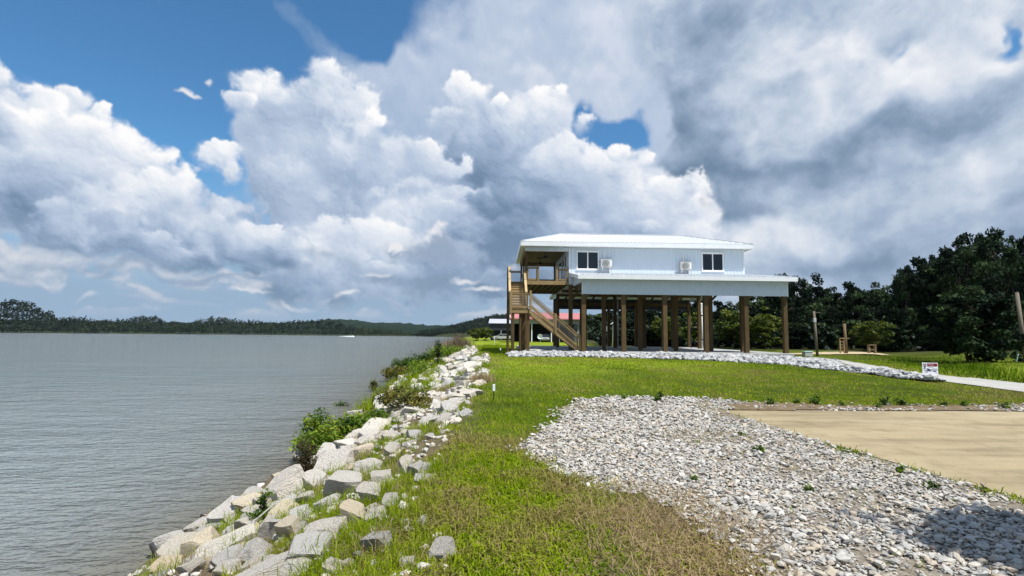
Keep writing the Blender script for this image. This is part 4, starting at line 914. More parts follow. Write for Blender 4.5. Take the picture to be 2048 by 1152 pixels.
HLAB = ['grey flat slab half in the river at the near corner of the bank', 'pale wedge shaped rock beside the flat slab at the water edge', 'long tan rock leaning with a dark hollow beneath', 'white flat topped rock lying at the waterline left of the orange stained one', 'orange stained rock at the waterline',
 'large long pale boulder at the waterline left of the brown shrub', 'small cream peaked rock in yellow weeds', 'cream pyramid shaped rock standing in yellow weeds', 'narrow tilted rock right of the cream pyramid', 'long grey slab with a shaded front face', 'smooth yellow cream boulder on the upper bank', 'broad pale flat rock near the bottom of the picture', 'broad pale rock left of the broad flat one', 'long low pale rock below the driftwood branch', 'small brown rock under the tan rock',
 'low orange brown rock at the bottom left corner of the bank', 'pale rock at the bottom edge below the long low rock', 'pointed grey rock between two broad pale rocks', 'small pale rock next to the orange brown one', 'large white flat topped boulder right of the brown shrub', 'upright pale rock behind the brown shrub', 'big grey white boulder with a rounded front', 'long flat pale rock behind the bright grass tuft', 'pale rock right of the bright grass tuft', 'rock with a dark overhang on the upper bank', 'white block at the lawn edge', 'thin flat slab in front of the white block at the lawn edge', 'upright pale rock left of the lawn edge block', 'small grey rock low between weeds', 'light grey cube shaped rock by the lawn',
 'small pale rock behind the yellow cream boulder', 'bluish grey rock beside the yellow cream boulder', 'squared cream block near the bottom edge', 'pinkish white rock alone in the lawn', 'thin white stone lying in the grass', 'small oblong white stone in brown soil', 'small bluish white stone below the squared block', 'pale stones edge rock at the bottom of the lawn', 'flat pale rock at the very bottom edge', 'bright white block at the lawn edge halfway to the house', 'dark fronted slab below the big green shrub', 'small white rock beside the dark fronted slab', 'cream yellow rock in front of the big green shrub', 'pale rock under the right side of the green shrub', 'thin pale slab below the green shrub', 'wide white rock next to the dry grass clump', 'white rock behind the wide white rock', 'rounded rock left of the bright white block', 'small rock between yellow boulder and squared block', 'grey rock low in the green weeds', 'pale rock cut by the bottom edge of the picture', 'small pale rock left of the broad flat rock']
HV_ = []
for k in range(14):
    V, F = rock_shape(3, 40 + k, 12, .06); HV_.append(V if k else V)
    HV_[k] = (V, F)
RM = {'w': M['rock'], 't': M['rock_tan'], 'g': M['rock_grey']}
rmesh = {}
def rock_mesh(k, c):
    if (k, c) not in rmesh: rmesh[(k, c)] = npmesh('rock', HV_[k][0], HV_[k][1], RM[c])
    return rmesh[(k, c)]
placed = []
BANKG = 'limestone rocks of the river bank'
for i, (x, y, w, h, c) in enumerate(HERO):
    if c == 'g' and i % 2: c = 'w'
    z = float(gz(x, y)); d = max(w * .8, h)
    o = link('rock', rock_mesh(i % 14, c), None, (x, y + d * .25, z + h * .22), (R(RS.uniform(2, 22)), R(RS.uniform(-20, 8)), R(RS.uniform(-38, 12))), (w * .47, d * .55, max(h * .58, .06)))
    tag(o, HLAB[i], 'rock', BANKG); placed.append((x, y + d * .25, w * .5))
# -- the rest of the bank
def bank_xy(t, y): return np.interp(y, XW[:, 0], XW[:, 1]) * (1 - t) + np.interp(y, XB[:, 0], XB[:, 1]) * t
rest = []
for k in range(9000):
    y = 3.2 + 47 * RS.rand()**1.35; t = RS.uniform(.05, 1.0) if y < 9 else RS.uniform(.0, 1.02)
    lim = np.interp(y, [9, 13, 18, 30, 50], [0, .35, .36, .42, .5])
    if t < lim and RS.rand() < .93: continue
    if RS.rand() < .62 * ss(.50, .85, t) * (y < 11) + .42 * (y < 14) + .25: continue
    x = bank_xy(t, y); r = (.06 + .19 * RS.rand()**1.7) * (1.0 if y < 12 else 1.25)
    if t > .93: r *= .55
    if any((x - a)**2 + (y - b)**2 < (.62 * (r + q))**2 for a, b, q in placed): continue
    if fb(x * .9, y * .9, 2) > .14: continue
    placed.append((x, y, r)); rest.append((x, y, r))
rest.sort(key=lambda q: -q[2] / q[1])
SHL = ['small broken limestone rock lying among others on the bank', 'pale limestone rock in the far part of the bank beyond the green shrub']
for i, (x, y, r) in enumerate(rest[:235]):
    c = 'wwwgt'[RS.randint(5)] if y < 12 else 'wwwwg'[RS.randint(5)]
    o = link('rock', rock_mesh(RS.randint(14), c), None, (x, y, float(gz(x, y)) + r * .22), (R(RS.uniform(-10, 28)), R(RS.uniform(-26, 18)), R(RS.uniform(-60, 40))), (r * RS.uniform(.75, 1.05), r * RS.uniform(1.0, 1.75), r * RS.uniform(.45, .8)))
    tt = (x - np.interp(y, XW[:, 0], XW[:, 1])) / (np.interp(y, XB[:, 0], XB[:, 1]) - np.interp(y, XW[:, 0], XW[:, 1]))
    zone = ('beyond the white block towards the house', 'beside the yellow green vine and the white block', 'below the big green shrub', 'around the brown shrub', 'at the near end of the bank')[0 if y > 18 else 1 if y > 13 else 2 if y > 10 else 3 if y > 7 else 4]
    side = ('low by the water', 'halfway up the slope', 'high by the lawn')[0 if tt < .4 else 1 if tt < .72 else 2]
    tag(o, '%s %s rock %s %s' % (('smaller', 'larger')[r > .17], {'w': 'pale', 'g': 'grey', 't': 'tan'}[c], side, zone), 'rock', BANKG)
sv = [rock_shape(2, 80 + k, 10, .05) for k in range(8)]; tv = [rock_shape(1, 120 + k, 7, 0, .5, .9) for k in range(10)]
rr = np.array(rest[235:]); N = len(rr)
bitx = []; 
for k in range(3000):
    y = 3.2 + 42 * RS.rand()**1.3; t = RS.uniform(.04, 1.0)
    lim = np.interp(y, [9, 13, 18, 30, 50], [-.05, .3, .32, .4, .5])
    if t < lim: continue
    bitx.append((bank_xy(t, y), y, RS.uniform(.018, .06) * (1 if y < 10 else 1.5)))
bt = np.array(bitx); al = np.concatenate([rr, bt]); N = len(al)
pos = np.stack([al[:, 0], al[:, 1], gz(al[:, 0], al[:, 1]) + al[:, 2] * .2], 1)
V, F, T = scatter(sv[:4] + [rock_shape(1, 150 + k, 8, 0) for k in range(0)], pos[:len(rr)], rotm(RS.rand(len(rr)) * 6.28, RS.rand(len(rr)) * .5, RS.rand(len(rr)) * 6.28), al[:len(rr), 2:3] * RS.uniform(.7, 1.25, (len(rr), 3)) * [1, 1, .75], RS.rand(len(rr))) if len(rr) else (np.zeros((0, 3)), np.zeros((0, 3), int), np.zeros(0))
V2, F2, T2 = scatter(tv, pos[len(rr):], rotm(RS.rand(len(bt)) * 6.28, RS.rand(len(bt)) * .6, RS.rand(len(bt)) * 6.28), bt[:, 2:3] * RS.uniform(.7, 1.3, (len(bt), 3)) * [1, 1, .7], RS.rand(len(bt)))
M['rubble'] = stonemat('bank_rubble', [(0, (.36, .35, .33)), (.4, (.54, .51, .47)), (.7, (.50, .44, .36)), (1, (.60, .58, .54))], 14)
tag(link('bank_rubble', npmesh('bank_rubble', np.concatenate([V, V2]), np.concatenate([F, F2 + len(V)]), M['rubble'], tint=np.concatenate([T, T2]))), kind='stuff')

# -- gravel
gs = [rock_shape(1, 200 + k, 9, 0, .5, .9) for k in range(10)]; gc = []
V0, F0 = ico(0) if False else ico(1)
def cheap(seed):
    r = np.random.RandomState(seed); bm = bmesh.new(); P = r.normal(size=(11, 3)); P /= np.linalg.norm(P, axis=1)[:, None]
    for q in P: bm.verts.new(q * [1, .85, .7])
    bmesh.ops.convex_hull(bm, input=bm.verts); bmesh.ops.triangulate(bm, faces=bm.faces)
    for v in [v for v in bm.verts if not v.link_faces]: bm.verts.remove(v)
    bm.verts.index_update(); bm.verts.ensure_lookup_table()
    V = np.array([v.co[:] for v in bm.verts]); F = np.array([[v.index for v in f.verts] for f in bm.faces]); bm.free(); return V, F
gc = [cheap(300 + k) for k in range(14)]
def jitgrid(x0, x1, y0, y1, c):
    xs = np.arange(x0, x1, c); ys = np.arange(y0, y1, c); X, Y = np.meshgrid(xs, ys)
    return (X + c * RS.uniform(-.5, .5, X.shape)).ravel(), (Y + c * RS.uniform(-.5, .5, X.shape)).ravel()
def seen(x, y, m=.25): return (np.abs(x) < y * 1.02 + m) & (y > 2.9)
def brown0(x, y): return np.exp(-(((x - 1.7) / .6)**2 + ((y - 4.7) / 1.0)**2))
gxs, gys, gr = [], [], []
for (y0, y1, c, r0) in ((2.9, 5.0, .034, .0205), (5.0, 7.5, .037, .0225), (7.5, 10.5, .044, .027), (10.5, 15, .058, .035)):
    x, y = jitgrid(-.5, 20, y0, y1, c)
    ex = x + .40 * fb(x * 2.4, y * 2.4, 4) + RS.normal(0, .085, len(x)); ey = y + .40 * fb(x * 2.4 + 40, y * 2.4, 4) + RS.normal(0, .085, len(x))
    k = inpoly(ex, ey, GRAVEL) & ~inpoly(x, y, PAD) & seen(x, y)
    strip = (x > 5.2) & (y > 12); k &= ~strip | (RS.rand(len(x)) < .05 + .55 * (fb(x * .5, y * 2, 2) > .16) + .5 * (y > 13.45))
    padedge = np.exp(-np.maximum(np.interp(y, [1.5, 5.2, 6.5, 9.2, 12.2], [5.9, 5.42, 5.2, 4.91, 4.78]) - x, 0) / .35) * (y < 12.3)
    k &= RS.rand(len(x)) > .80 * padedge * (fb(x * 1.3, y * 1.3, 4) > -.12) + .55 * (fb(x * 1.1 + 7, y * 1.1, 4) > .22) + .4 * brown0(x, y)
    gxs.append(x[k]); gys.append(y[k]); gr.append(np.full(k.sum(), r0))
gx_, gy_, gr_ = map(np.concatenate, (gxs, gys, gr)); n_ = len(gx_)
gr_ = gr_ * np.minimum(np.exp(RS.normal(0, .36, n_)), 1.9); gz_ = gz(gx_, gy_) + .012 + gr_ * RS.uniform(.1, .75, n_)
sc = gr_[:, None] * np.stack([RS.uniform(.85, 1.45, n_), RS.uniform(.7, 1.05, n_), RS.uniform(.45, .75, n_)], 1)
rm = rotm(RS.rand(n_) * 6.28, np.abs(RS.normal(0, .42, n_)), RS.rand(n_) * 6.28); tn = RS.rand(n_)
big = np.argsort(-(gr_ / gy_) * (np.abs(gx_) < .93 * gy_) * (gy_ > 3.45) * (1 - .75 * ss(.3, 1.0, ((gx_ - 1.0) / 1.0)**2 < .6)))[:300]
single = np.zeros(n_, bool); single[big] = True
gmesh = [npmesh('stone', *gs[k], M['gravel'], tint=np.full(len(gs[k][0]), k * .097)) for k in range(10)]
for i in big:
    q = Matrix(rm[i].tolist()).to_euler()
    link('stone', gmesh[RS.randint(10)], gravel_bed, (gx_[i], gy_[i], gz_[i] + .008), q, tuple(sc[i]))
ok = ~single
V, F, T = scatter(gc, np.stack([gx_, gy_, gz_], 1)[ok], rm[ok], sc[ok], tn[ok])
tag(link('gravel', npmesh('gravel', V, F, M['gravel'], tint=T)), kind='stuff')

# -- white rubble berm round the slab
x, y = jitgrid(-.5, 18.2, 18, 32.6, .175)
ex = x + .5 * fb(x * .8, y * .8, 3); k = inpoly(ex, y, BERM); x, y = x[k], y[k]; n_ = len(x)
edge = np.clip(np.minimum(np.abs(y - 28.9) * .35, 1), 0, 1)
hgt = np.where(x < 13.4, .12 * ss(0, 2.0, y - np.interp(x, [0, 6.1, 10, 13], [28.9, 29.1, 27.6, 25.6])), .12 * ss(0, .9, 1.0 - np.abs(x - np.interp(y, [18, 22, 26, 30], [14.75, 14.4, 14.3, 14.6])) / .8))
hgt *= np.where(y > 31.8, .6, 1.0)
r_ = .088 * np.exp(RS.normal(0, .28, n_)); pz = gz(x, y) + hgt + r_ * .2 + .05 * RS.rand(n_)
bsc = r_[:, None] * np.stack([RS.uniform(.9, 1.5, n_), RS.uniform(.75, 1.1, n_), RS.uniform(.55, .9, n_)], 1); brm = rotm(RS.rand(n_) * 6.28, np.abs(RS.normal(0, .5, n_)), RS.rand(n_) * 6.28)
bx, by = jitgrid(-.4, 18.2, 18, 32.6, .5)
bsel = np.argsort(-r_ / y)[:300]; sg = np.zeros(n_, bool); sg[bsel] = True
bg_k = inpoly(x, y, BERM)
mb_ = sheet('rubble_berm', BERM, .3, .02, M['bermbed'])
# raise the berm's bed under its stones
vv_ = mb_.data.vertices; co = np.empty(len(vv_) * 3, np.float32); vv_.foreach_get('co', co); co = co.reshape(-1, 3)
co[:, 2] += .8 * np.where(co[:, 0] < 13.4, .12 * ss(0, 2.0, co[:, 1] - np.interp(co[:, 0], [0, 6.1, 10, 13], [28.9, 29.1, 27.6, 25.6])), .12 * ss(0, .9, 1 - np.abs(co[:, 0] - np.interp(co[:, 1], [18, 22, 26, 30], [14.75, 14.4, 14.3, 14.6])) / .8)); vv_.foreach_set('co', co.ravel())
bmesh_ = [npmesh('stone', *gs[k], M['berm'], tint=np.full(len(gs[k][0]), k * .097)) for k in range(10)]
for i in bsel: link('stone', bmesh_[RS.randint(10)], mb_, (x[i], y[i], pz[i]), Matrix(brm[i].tolist()).to_euler(), tuple(bsc[i]))
V, F, T = scatter(gs, np.stack([x, y, pz], 1)[~sg], brm[~sg], bsc[~sg], RS.rand((~sg).sum()))
rest_berm = tag(link('stone_mass', npmesh('stone_mass', V, F, M['berm'], tint=T), mb_), kind='stuff')

# -- grass: real blades, three segments near, one far
def blades(P, h, w, lean, tint, seg=2, flat=0.):
    n = len(P); a = RS.rand(n) * 6.283; d = np.stack([np.cos(a), np.sin(a), 0 * a], 1); b_ = RS.rand(n) * 6.283; s_ = np.stack([np.cos(b_), np.sin(b_), 0 * a], 1)
    up = np.array([0, 0, 1.]); P = np.asarray(P)
    w_ = w[:, None] * s_; mid = P + d * (lean * h * .32)[:, None] + up * (h * .62)[:, None]; tip = P + d * (lean * h)[:, None] + up * (h * np.clip(1 - .35 * lean, .12, 1))[:, None]
    if seg == 2:
        V = np.stack([P - w_ / 2, P + w_ / 2, mid + w_ * .4, mid - w_ * .4, tip], 1).reshape(-1, 3); o = (np.arange(n) * 5)[:, None]
        return V, [o + np.array([[0, 1, 2, 3]]), o + np.array([[3, 2, 4]])], np.repeat(tint, 5)
    V = np.stack([P - w_ / 2, P + w_ / 2, tip], 1).reshape(-1, 3); o = (np.arange(n) * 3)[:, None]
    return V, [o + np.array([[0, 1, 2]])], np.repeat(tint, 3)
def join(parts):
    V = []; F = []; T = []; b = 0
    for v, f, t_ in parts: V.append(v); F += [q + b for q in f]; T.append(t_); b += len(v)
    return np.concatenate(V), F, np.concatenate(T)
def lawn_mask(x, y):
    xb = np.interp(y, XB[:, 0], XB[:, 1])
    ex = x + .30 * fb(x * 2.4, y * 2.4, 4) + RS.normal(0, .12, len(x)); ey = y + .30 * fb(x * 2.4 + 9, y * 2.4, 4) + RS.normal(0, .12, len(x))
    k = (x > xb - (.45 if True else 0) * (y < 14) - .1 + .9 * fb(x * .9, y * .9, 3)) & ~inpoly(ex, ey, GRAVEL) & ~inpoly(x, y, PAD) & ~inpoly(x, y, DRIVE) & ~inpoly(x, y, BERM)
    return k & (np.abs(x) < y * 1.03 + .4)
def brown(x, y): return np.clip(1.6 * np.exp(-(((x - 1.38) / .52)**2 + ((y - 4.5) / 1.05)**2)) + .9 * fb(x * 2.2, y * 2.2, 3) * np.exp(-(((x - 1.2) / 1.0)**2 + ((y - 4.6) / 2.2)**2)), 0, 1)
parts = []
for (y0, y1, c, h0, w0, seg) in ((3.0, 5.2, .0140, .060, .0115, 2), (5.2, 8.5, .0190, .060, .0130, 2), (8.5, 14.8, .033, .058, .017, 1), (14.8, 22, .056, .050, .028, 1), (22, 32, .082, .055, .045, 1)):
    x, y = jitgrid(-1.9, min(22, y1 * 1.03 + .4), y0, y1, c); k = lawn_mask(x, y); x, y = x[k], y[k]
    bw = brown(x, y) * .95; n1 = fb(x * 1.4, y * 1.4, 4); n2 = fb(x * 6, y * 6, 2); n3 = fb(x / 4, y / 4, 3)
    lush = np.exp(-(((x + .25) / .75)**2 + ((y - 6.9) / 1.1)**2))
    k = RS.rand(len(x)) < .86 + .5 * n1 - .25 * bw + .3 * lush - .35 * (np.interp(y, XB[:, 0], XB[:, 1]) + .35 > x); x, y, bw, n1, n2, lush, n3 = (q[k] for q in (x, y, bw, n1, n2, lush, n3))
    n_ = len(x); h = h0 * np.exp(RS.normal(0, .30, n_)) * (1 + .7 * n1 + .5 * lush) * (1 - .2 * bw); lean = np.abs(RS.normal(.85, .45, n_)) + .35 * bw
    tn = .53 + .46 * n1 + .55 * n3 + .24 * n2 + RS.normal(0, .09, n_) - .20 * lush * (1 - bw)
    edge = np.exp(-np.abs(x - np.interp(y, XB[:, 0], XB[:, 1])) / .25); dry = (RS.rand(n_) < np.clip(bw * 1.25 + .025 + .16 * edge + .22 * np.clip(n1 - .15, 0, 1) * (y < 14), 0, .97))
    tn = np.where(dry, np.clip(.84 + .13 * RS.randn(n_), .70, 1), np.clip(tn, .05, .74))
    parts.append(blades(np.stack([x, y, gz(x, y) - .004], 1), h, w0 * RS.uniform(.7, 1.3, n_), lean, tn, seg))
# grass growing in the bank among the stones and long dry wisps over the gravel edge
bx = []; 
for k in range(1700):
    y = 3.4 + 30 * RS.rand()**1.5; t_ = RS.uniform(.12, 1.0); x = bank_xy(t_, y)
    if fb(x * .9 + 3, y * .9, 3) < -.06: continue
    m_ = RS.randint(25, 70); r0 = RS.uniform(.05, .2); bx.append(np.stack([x + RS.normal(0, r0, m_), y + RS.normal(0, r0, m_), np.full(m_, RS.choice([.38, .5, .56, .62, .62, .9])), np.full(m_, RS.uniform(.07, .24))], 1))
for (x, y, tt, hh, m_, r0) in ((-2.45, 5.75, .72, .11, 500, .22), (-2.25, 5.7, .62, .13, 300, .15), (-1.75, 7.35, .6, .2, 260, .10), (-1.35, 6.4, .6, .2, 300, .13), (-1.95, 6.1, .6, .17, 350, .17), (-2.6, 7.1, .5, .16, 350, .25), (-1.0, 17.4, .92, .30, 420, .22), (-2.2, 6.6, .55, .2, 250, .2), (-1.6, 5.2, .66, .12, 400, .25), (-1.0, 4.3, .66, .1, 500, .3), (-3.1, 7.6, .5, .2, 300, .22)):
    bx.append(np.stack([x + RS.normal(0, r0, m_), y + RS.normal(0, r0, m_), np.full(m_, tt) + RS.normal(0, .07, m_), np.full(m_, hh)], 1))
bx = np.concatenate(bx); n_ = len(bx)
parts.append(blades(np.stack([bx[:, 0], bx[:, 1], gz(bx[:, 0], bx[:, 1]) - .01], 1), bx[:, 3] * RS.uniform(.5, 1.3, n_), .007 * np.maximum(1, bx[:, 1] / 7), np.abs(RS.normal(.5, .3, n_)), np.clip(bx[:, 2] + RS.normal(0, .06, n_), 0, 1), 2))
n_ = 1500; th = RS.rand(n_) * 6.28; q = np.sqrt(RS.rand(n_)); x = 1.35 + q * np.cos(th) * .8; y = 4.7 + q * np.sin(th) * 1.4; k = (np.abs(x) < y) & (y > 3); x, y = x[k], y[k]; n_ = len(x)
parts.append(blades(np.stack([x, y, gz(x, y) + .02], 1), RS.uniform(.06, .17, n_), np.full(n_, .006), RS.uniform(.6, 2.4, n_), RS.uniform(.84, 1, n_), 2))
n_ = 5200; x = RS.uniform(.5, 5.5, n_); y = RS.uniform(3.2, 13.5, n_); pe = np.exp(-np.abs(np.interp(y, [1.5, 5.2, 6.5, 9.2, 12.2], [5.9, 5.42, 5.2, 4.91, 4.78]) - x) / .4); f_ = fb(x * 1.1 + 7, y * 1.1, 4)
k = inpoly(x, y, GRAVEL) & (RS.rand(n_) < .9 * pe + .9 * (f_ > .2) + .012); x, y = x[k], y[k]; n_ = len(x)
parts.append(blades(np.stack([x, y, gz(x, y) + .03], 1), RS.uniform(.03, .11, n_), .005 * np.maximum(1, y / 6), RS.uniform(1.2, 2.8, n_), np.where(RS.rand(n_) < .2, .55, RS.uniform(.76, .95, n_)), 2))
V, F, T = join(parts); print('grass verts', len(V), 'gravel', len(gx_), 'rest rocks', len(rest))
tag(link('grass', npmesh('grass', V, F, M['grass'], tint=T)), kind='stuff')
# taller rough grass: ditch banks beyond the drive, meadow behind the house, the low bank
parts = []
def rough(x, y, h, w, tmean, seg=1):
    n_ = len(x); parts.append(blades(np.stack([x, y, gz(x, y) - .02], 1), h * np.exp(RS.normal(0, .3, n_)), w * RS.uniform(.7, 1.3, n_), np.abs(RS.normal(.4, .3, n_)), np.clip(tmean + .3 * fb(x / 2, y / 2, 3) + RS.normal(0, .08, n_), .02, .8), seg))
x, y = jitgrid(17.6, 44, 18, 44, .16); k = (np.abs(x) < y * 1.03) & ~inpoly(x, y, DRIVE) & ~inpoly(x, y, SAND); x, y = x[k], y[k]
d_ = np.abs((x - y * .62 - 5.5) / 2.0); k = RS.rand(len(x)) < .25 + .75 * np.exp(-d_ * d_); x, y, d_ = x[k], y[k], d_[k]; rough(x, y, .08 + .20 * np.exp(-d_ * d_), .05, .22)  # low tint paints the same cloud shadow into this grass
x, y = jitgrid(-3, .2, 29, 62, .13); k = (x > np.interp(y, XB[:, 0], XB[:, 1])); rough(x[k], y[k], .10, .06, .48)
yy = 19 + 50 * RS.rand(14000); tt = RS.rand(14000)**.8 * .62; xx = bank_xy(tt, yy); k = fb(xx / 1.2, yy / 1.2, 3) > -.12; rough(xx[k], yy[k], .42, .03, .52)
V, F, T = join(parts); tag(link('tall_grass', npmesh('tall_grass', V, F, M['grass'], tint=T)), kind='stuff')

# -- shrubs and weeds
def leafset(blobs, n, size, tint0=.45, spread=.2, seed=0, up=.5, long=1.6):
    r = np.random.RandomState(seed); B_ = np.array(blobs, float); wts = B_[:, 3] * B_[:, 4] * B_[:, 5]; pk = r.choice(len(B_), n, p=wts / wts.sum())
    # sprays: leaves gather in small twigs on each blob
    ns = max(8, n // 26); sp = r.choice(len(B_), ns, p=wts / wts.sum()); d = r.normal(size=(ns, 3)); d /= np.linalg.norm(d, axis=1)[:, None]; rad = r.rand(ns)**.45
    sc_ = B_[sp, :3] + d * B_[sp, 3:6] * rad[:, None]; st_ = r.normal(0, spread, ns)
    q = r.randint(ns, size=n); P = sc_[q] + r.normal(size=(n, 3)) * (np.mean(B_[:, 3:6]) * .17); P += r.normal(size=(n, 3)) * size * .4
    nr = r.normal(size=(n, 3)); nr[:, 2] = np.abs(nr[:, 2]) + up; nr /= np.linalg.norm(nr, axis=1)[:, None]
    a = np.cross(nr, r.normal(size=(n, 3))); a /= np.linalg.norm(a, axis=1)[:, None]; b_ = np.cross(nr, a); s_ = size * r.uniform(.6, 1.35, n)[:, None]
    V = np.stack([P - a * s_ * .5 * long, P + b_ * s_ * .34 - nr * s_ * .06, P + a * s_ * .5 * long, P - b_ * s_ * .34 - nr * s_ * .06], 1).reshape(-1, 3)
    F = (np.arange(n) * 4)[:, None] + np.array([[0, 1, 2, 3]])
    return V, F, np.repeat(np.clip(tint0 + st_[q] + r.normal(0, .07, n), 0, 1), 4)
def plant(name, label, loc, blobs, n, size, m, stems=8, tint0=.45, seed=0, group=None, cat='shrub', stem_mat=None, **kw):
    t_ = empty(name, loc, 0, label, cat, group)
    V, F, T = leafset(blobs, n, size, tint0, seed=seed, **kw); link('foliage', npmesh('foliage', V, F, m, tint=T), t_)
    r = random.Random(seed); s_ = MB()
    for k in range(stems):
        b_ = blobs[k % len(blobs)]; q = [b_[j] + b_[3 + j] * r.uniform(-.7, .7) for j in range(3)]; p_ = (b_[0] * .5 + r.uniform(-.1, .1) * b_[3], b_[1] * .5, -.05)
        mid = tuple((p_[j] + q[j]) / 2 + (0, 0, .1)[j] * b_[5] for j in range(3)); s_.tube(p_, mid, .012, .009, 5, False); s_.tube(mid, q, .009, .004, 5, False)
    if stems: s_.build('stem', stem_mat or M['bark'], t_)
    return t_
g0 = lambda x, y: float(gz(x, y))
plant('shrub', 'large bright green leafy shrub spilling down the rock bank to the water', (-4.1, 13.9, g0(-4.1, 13.9)), [(-.6, -.4, .10, .6, .6, .30), (0, .2, .24, .7, .7, .36), (.6, .2, .26, .55, .6, .30), (1.15, .8, .28, .5, .5, .26), (-.6, -.9, .05, .4, .4, .25), (1.6, .2, .25, .35, .4, .2), (-.9, .2, .34, .36, .4, .34), (.2, 1.2, .3, .6, .6, .3)], 11000, .07, M['shrub'], 16, .52, 3)
plant('shrub', 'pale yellow green vine over the rocks right of the large shrub', (-2.75, 15.2, g0(-2.75, 15.2)), [(0, 0, .35, .55, .6, .30), (-.7, .8, .3, .5, .6, .32), (.5, -.5, .2, .4, .4, .2)], 2400, .07, M['olive'], 8, .55, 4)
plant('shrub', 'yellow olive bush standing in the shallow water', (-7.3, 37.5, WATER), [(0, 0, .55, 1.3, .9, .5), (-1.0, .2, .6, .7, .7, .42), (1.0, .1, .5, .8, .8, .45)], 4500, .10, M['olive'], 14, .50, 5)
plant('shrub', 'dark green bush in the water behind the yellow olive one', (-8.4, 47, WATER), [(0, 0, .8, 1.2, 1, .75), (-1.3, 0, .6, .8, .8, .5), (1.4, .2, .95, 1.1, 1, .8)], 5000, .12, M['shrub'], 12, .22, 6)
plant('shrub', 'light green bush on the bank between the rocks and the olive bush', (-5.4, 31.5, g0(-5.4, 31.5)), [(0, 0, .35, .6, 1.0, .38), (.9, 2, .45, .7, 1.2, .42), (-.6, 3, .35, .7, 1.1, .4)], 3600, .09, M['shrub'], 12, .52, 7)
plant('shrub', 'green bush high on the far bank near the dry reeds', (-4.8, 43, g0(-4.8, 43)), [(0, 0, .35, .9, 1.5, .4), (-1.2, 3, .35, 1, 1.5, .4), (.6, 4, .3, .8, 1.5, .35)], 4200, .11, M['shrub'], 10, .48, 8)
plant('shrub', 'low sparse green growth at the water edge beyond the big shrub', (-5.4, 21.5, g0(-5.4, 21.5)), [(0, 0, .12, .3, .8, .16), (.4, 2.4, .15, .3, .7, .18), (-.6, 4.2, .18, .4, .8, .2)], 1200, .06, M['shrub'], 10, .5, 9)
plant('shrub', 'brown and green twiggy shrub between the waterline boulders', (-3.66, 9.85, g0(-3.66, 9.85)), [(0, 0, .42, .20, .2, .36), (.05, 0, .2, .26, .24, .22)], 2600, .028, M['brownshrub'], 26, .42, 10)
plant('water_plant', 'leafy plant sticking out of the river off the bank', (-8.0, 31.4, WATER), [(0, 0, .4, .3, .3, .28), (.05, 0, .2, .22, .22, .2)], 420, .08, M['olive'], 7, .35, 12, cat='plant')
plant('water_plant', 'thin grassy sprigs sticking out of the river beside the leafy plant', (-7.1, 31.2, WATER), [(0, 0, .14, .4, .3, .12)], 160, .06, M['shrub'], 14, .2, 13, cat='plant')
plant('water_plant', 'faint row of sprigs in the river nearer the big shrub', (-7.6, 24.9, WATER), [(0, 0, .10, .6, .2, .08)], 200, .05, M['shrub'], 12, .15, 14, cat='plant')
plant('weed', 'small upright green weed at the waterline left of the orange stained rock', (-4.75, 8.75, WATER), [(0, 0, .17, .06, .06, .14)], 160, .045, M['olive'], 4, .45, 15, cat='plant')
plant('weed', 'dark upright weed with bare stalks in front of the long pale boulder', (-3.35, 7.55, g0(-3.35, 7.55)), [(0, 0, .28, .09, .09, .22), (-.05, -.1, .12, .18, .18, .1)], 520, .038, M['shrub'], 10, .25, 16, cat='plant')
plant('weed', 'tall dark seed stalk above the far bank bushes', (-4.5, 33, g0(-4.5, 33)), [(0, 0, .95, .16, .16, .8)], 900, .06, M['tree'], 4, .6, 17, cat='plant')
for i, (x, y, s_) in enumerate(((2.9, 14.0, .16), (3.7, 13.6, .22), (3.6, 7.9, .14), (4.6, 6.0, .10), (4.75, 6.7, .12), (5.15, 5.95, .06), (3.2, 5.9, .09), (6.4, 13.3, .18), (7.1, 13.55, .16), (7.6, 13.5, .22), (8.1, 13.2, .14), (9.3, 13.5, .2), (9.7, 13.5, .2), (10.6, 13.3, .16), (11.2, 13.4, .18), (11.9, 13.0, .2), (8.8, 13.0, .14), (3.9, 9.2, .09), (2.1, 6.3, .08))):
    plant('weed', ('small green weed growing in the gravel', 'small green weed in the brown strip behind the concrete pad')[y > 12.9 and x > 5], (x, y, g0(x, y)), [(0, 0, s_ * .5, s_ * .6, s_ * .6, s_ * .45)], 90, s_ * .30, M['shrub'], 4, .3, 30 + i, ('weeds in the gravel', 'weeds behind the pad')[y > 12.9 and x > 5], 'plant')
# dry reeds
t_ = empty('dry_reeds', (-5.6, 58, g0(-5.6, 58)), 0, 'clump of brown dry reeds standing on the far bank top', 'reeds')
n_ = 520; P = np.stack([RS.normal(0, .75, n_), RS.normal(0, 1.6, n_), np.zeros(n_)], 1); V, F, T = blades(P, RS.uniform(.5, 1.6, n_), np.full(n_, .035), np.abs(RS.normal(.12, .1, n_)), RS.uniform(.1, .8, n_), 2)
link('stem', npmesh('reed_stems', V, F, M['dryreed'], tint=T), t_)
n_ = 130; P = np.stack([RS.normal(0, .8, n_), RS.normal(0, 1.6, n_), RS.uniform(.9, 1.6, n_)], 1); V, F, T = leafset([(0, 0, 1.25, .9, 1.6, .35)], 700, .06, .3, seed=5, long=2.4); link('seed_head', npmesh('seed_heads', V, F, M['dryreed'], tint=T), t_)
